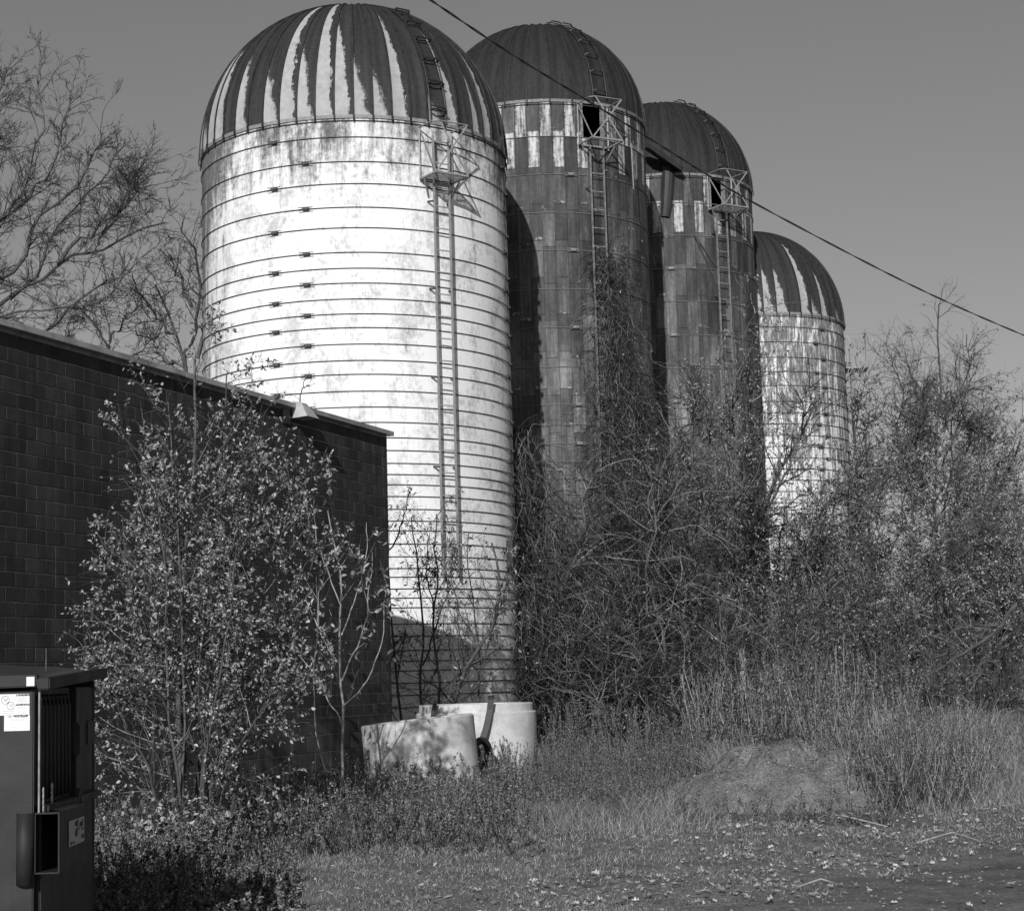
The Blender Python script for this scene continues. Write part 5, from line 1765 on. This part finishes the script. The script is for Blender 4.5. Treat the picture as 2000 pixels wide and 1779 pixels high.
weeds('shade_weeds', 'weeds in the shade below the vine thicket', X, Y, g.uniform(.4, 1.1, len(X)), 406, side=(9, .2), bits=5, r=.004, lean=.25)


# individual tufts one can point at
def tuft(name, label, x, Y, n, h, spread, mat, seed, leanv=(0, 0), w=.006, cat='grass tuft', up=0):
    g = np.random.default_rng(seed)
    b = ground_at(x, Y)
    if up: b[2] += up
    N = n
    P = np.tile([0., 0, 0], (N, 1)) + g.normal(0, spread * .3, (N, 3)) * [1, 1, 0]
    D = np.stack([g.normal(leanv[0], .38, N), g.normal(leanv[1], .3, N), np.ones(N)], 1)
    C = grow(P, D, g.uniform(.5, 1, N) * h, 5, .06, (0, 0, -.10), g)
    V, Q = tubes([C], [taper(N, 5, np.full(N, w / 2), .3)], 3)
    o = link(name, npmesh(name, V, Q), M[mat], None, tuple(b))
    return tag(o, label, cat)


tuft('grass_tuft', 'bright pale tuft of dry grass on the left shoulder of the dirt heap', 1425, 21.6, 220, .62, .25, 'grassp', 91, (-.2, 0), up=.15)
tuft('corn_stalk', 'small white withered stalk standing alone in the grass right of the dirt heap', 1862, 20.8, 34, .42, .10, 'leafw', 92, (0, 0), w=.012, cat='dead plant')
tuft('grass_tuft', 'large leaning dry tuft at the tree line on the right', 1880, 31, 420, .95, .9, 'grassp', 93, (.5, 0))
tuft('grass_tuft', 'dark wiry tuft on top of the dirt heap', 1535, 20.6, 160, .55, .5, 'twigd', 94, (0, 0), up=.42)
tuft('grass_tuft', 'pale grass tuft near the middle of the verge', 1190, 22.5, 160, .35, .3, 'grassp', 95)
tuft('grass_tuft', 'pale grass tuft at the bottom left corner of the verge', 250, 12.9, 240, .22, .4, 'grassp', 96)
tuft('grass_tuft', 'ragged dry tuft left of the concrete rings', 640, 19.0, 220, .45, .4, 'grassp', 97)

# brush pile beside the mound
g2 = np.random.default_rng(500)
bs = []
for k in range(26):
    b = G(g2.uniform(1560, 1790), g2.uniform(19.2, 21.6)); b[2] += g2.uniform(0, .35)
    e = b + np.array([g2.uniform(-1, 1), g2.normal(0, .25), g2.uniform(-.1, .3)])
    bs.append(([b, (b + e) / 2 + [0, 0, g2.uniform(.05, .2)], e], .008))
plant('brush_pile', 'heap of cut brush spilling down the right side of the dirt heap', 'brush pile', bs,
      [dict(n=9, ang=(.3, 1.), ln=(.25, .7), absl=True, K=6, noise=.2, trop=(0, 0, -.02), rf=.5, rmin=.003), dict(n=4, ln=(.3, .6), K=4, noise=.2, rf=.6, rmin=.002)], 501,
      mt='twigl', mb='twig', wob=.03, K0=8, names=('sticks', 'twigs', 'leaves'))
for i, (pl, rr_, lb) in enumerate([([(1575, 1590, 18.2), (1640, 1620, 17.6), (1725, 1622, 17.2)], .010, 'pale bent stick at the foot of the brush heap'),
                                    ([(1545, 1722, 12.7), (1590, 1724, 12.7), (1640, 1719, 12.8)], .007, 'straight stick lying on the bare dirt at lower right'),
                                    ([(1780, 1640, 15.6), (1850, 1622, 16.), (1905, 1628, 15.9)], .008, 'thin stick on the edge of the track at the right'),
                                    ([(860, 1600, 20.5), (905, 1592, 20.6), (945, 1598, 20.5)], .012, 'dark curved stick in the grass below the concrete rings')]):
    P = []
    for (x, y, Yv) in pl:
        q = ground_at(x, Yv); q[2] += .03 + (.06 if len(P) == 1 else 0); P.append(q)
    mb = MB().tube([p - P[0] for p in P], [rr_, rr_ * .9, rr_ * .5], 6)
    tag(mb.obj('stick', M['barkl'] if i != 3 else M['barkd'], loc=tuple(P[0]), smooth=True), lb, 'stick')


# fallen leaves: curled, mostly clustered
def litter():
    g = np.random.default_rng(601)
    X, Y = [], []

    def cl(n, x0, x1, Y0, Y1, sx=.5, sy=.35, nc=8):
        cx = g.uniform(x0, x1, nc); cy = g.uniform(Y0, Y1, nc)
        i = g.integers(0, nc, n)
        y = cy[i] + g.normal(0, sy, n); x = (cx[i] - 1000) / FPX * cy[i] + g.normal(0, sx, n)
        X.append(x); Y.append(y)
    cl(800, 1380, 2000, 15.8, 18.6, .5, .3, 34)
    cl(700, 700, 1900, 12.5, 17.5, .8, .5, 40)
    cl(150, 1350, 1500, 15.0, 16.5, .3, .2, 10)
    cl(620, 880, 1500, 11.3, 14.8, .32, .16, 30)
    cl(130, 1560, 1700, 14.4, 15.2, .22, .1, 5)
    cl(220, 900, 1400, 15.6, 19.5, .4, .3, 14)
    cl(120, 1280, 1560, 12.2, 13.2, .25, .12, 6)
    cl(220, 200, 900, 11.6, 16.5, .6, .5, 22)
    cl(160, 1500, 2040, 11.4, 16, .8, .5, 24)
    cl(60, 1700, 1850, 15.8, 16.2, .35, .08, 4)
    X = np.concatenate(X); Y = np.concatenate(Y)
    k = (X > wallx(Y) + .3) & (Y > 10.8)
    X, Y = X[k], Y[k]
    N = len(X)
    l = .016 + .050 * g.uniform(0, 1, N) ** 1.8 * np.where(g.uniform(0, 1, N) < .08, 1.5, 1.)
    P = np.stack([X, Y, gh(X, Y) + g.uniform(.004, .03, N)], 1)
    a = g.uniform(0, 6.28, N)
    T = np.stack([np.cos(a), np.sin(a), g.normal(0, .25, N)], 1); T = unit(T)
    S_ = unit(np.cross(np.array([0, 0, 1.]) + g.normal(0, .35, (N, 3)), T))
    Nn = np.cross(T, S_)
    w = l * g.uniform(.6, .95, N)
    cup = g.uniform(-.05, .55, N) * w
    # lobed outline, 9 points round a centre, edges curled up
    prof = [(0, 0, .1), (.22, .42, .8), (.38, .2, .4), (.62, .5, 1.), (.75, .2, .4), (1.05, 0, .9), (.75, -.2, .4), (.62, -.5, 1.), (.38, -.2, .4), (.22, -.42, .8)]
    pts = [P + T * (l * .5)[:, None]]
    for (s, q, u) in prof:
        pts.append(P + T * (l * s)[:, None] + S_ * (w * q * g.uniform(.7, 1.2, N))[:, None] + Nn * (cup * u * g.uniform(.5, 1.4, N))[:, None])
    V = np.stack(pts, 1).reshape(-1, 3)
    V[:, 2] = np.maximum(V[:, 2], gh(V[:, 0], V[:, 1]) + .002)
    m_ = len(prof)
    o = np.arange(N)[:, None] * (m_ + 1)
    Tr = np.concatenate([o + np.array([[0, 1 + k, 1 + (k + 1) % m_]]) for k in range(m_)])
    tag(link('fallen_leaves', npmesh('fallen_leaves', V, None, Tr), M['leafc']), 'pale curled fallen leaves scattered over dirt and grass', 'fallen leaves', kind='stuff')
    # pebbles and clods
    n = 2600
    Y = g.uniform(1 / 20, 1 / 10.8, n) ** -1; px = g.uniform(300, 2050, n); X = (px - 1000) / FPX * Y
    r = g.uniform(.004, .013, n) * np.where(g.uniform(0, 1, n) < .05, 2.2, 1)
    ico = np.array([[1, 0, 0], [-1, 0, 0], [0, 1, 0], [0, -1, 0], [0, 0, .7], [0, 0, -.7]], float)
    V = ico[None] * r[:, None, None] * g.uniform(.6, 1.3, (n, 6, 1)) + np.stack([X, Y, gh(X, Y) + r * .2], 1)[:, None]
    f = np.array([[0, 2, 4], [2, 1, 4], [1, 3, 4], [3, 0, 4], [2, 0, 5], [1, 2, 5], [3, 1, 5], [0, 3, 5]])
    Tr = (np.arange(n)[:, None, None] * 6 + f[None]).reshape(-1, 3)
    tag(link('pebbles', npmesh('pebbles', V.reshape(-1, 3), None, Tr), leafmat('pebble_stone', .06, .3, 0)), 'small pebbles and clods on the bare dirt', 'pebbles', kind='stuff')


litter()
# distant wooded horizon beyond the field
hb = []
g = np.random.default_rng(700)
n = 90
xs = np.linspace(-60, 190, n)
Vh = []
for i, x in enumerate(xs):
    y = 150 + 12 * math.sin(i * .3)
    z0 = float(gh(x, y)) - 1
    for (dy, hh) in ((-6, 0), (-3, 3.6), (0, 5.5), (6, 5.8), (14, 0)):
        Vh.append((x, y + dy, z0 + hh * (1 + .18 * math.sin(i * 1.7) + .1 * math.sin(i * .53)) + g.normal(0, .25)))
Qh = [(i * 5 + j, (i + 1) * 5 + j, (i + 1) * 5 + j + 1, i * 5 + j + 1) for i in range(n - 1) for j in range(4)]
mh = Mat('far_wood', .95, .05)
ch_ = mh.coord()
mh.grey(mh.m_('MULTIPLY', mh.ramp(mh.noise(ch_, 1.2, 6, .7), .3, .7, .05, .13), 1.)); mh.bump(mh.noise(ch_, 1.6, 6, .7), 1., .8)
tag(link('far_wood', npmesh('far_wood', Vh, Qh, smooth=True), mh.m), 'far-off wood on the horizon', 'wood', kind='stuff')
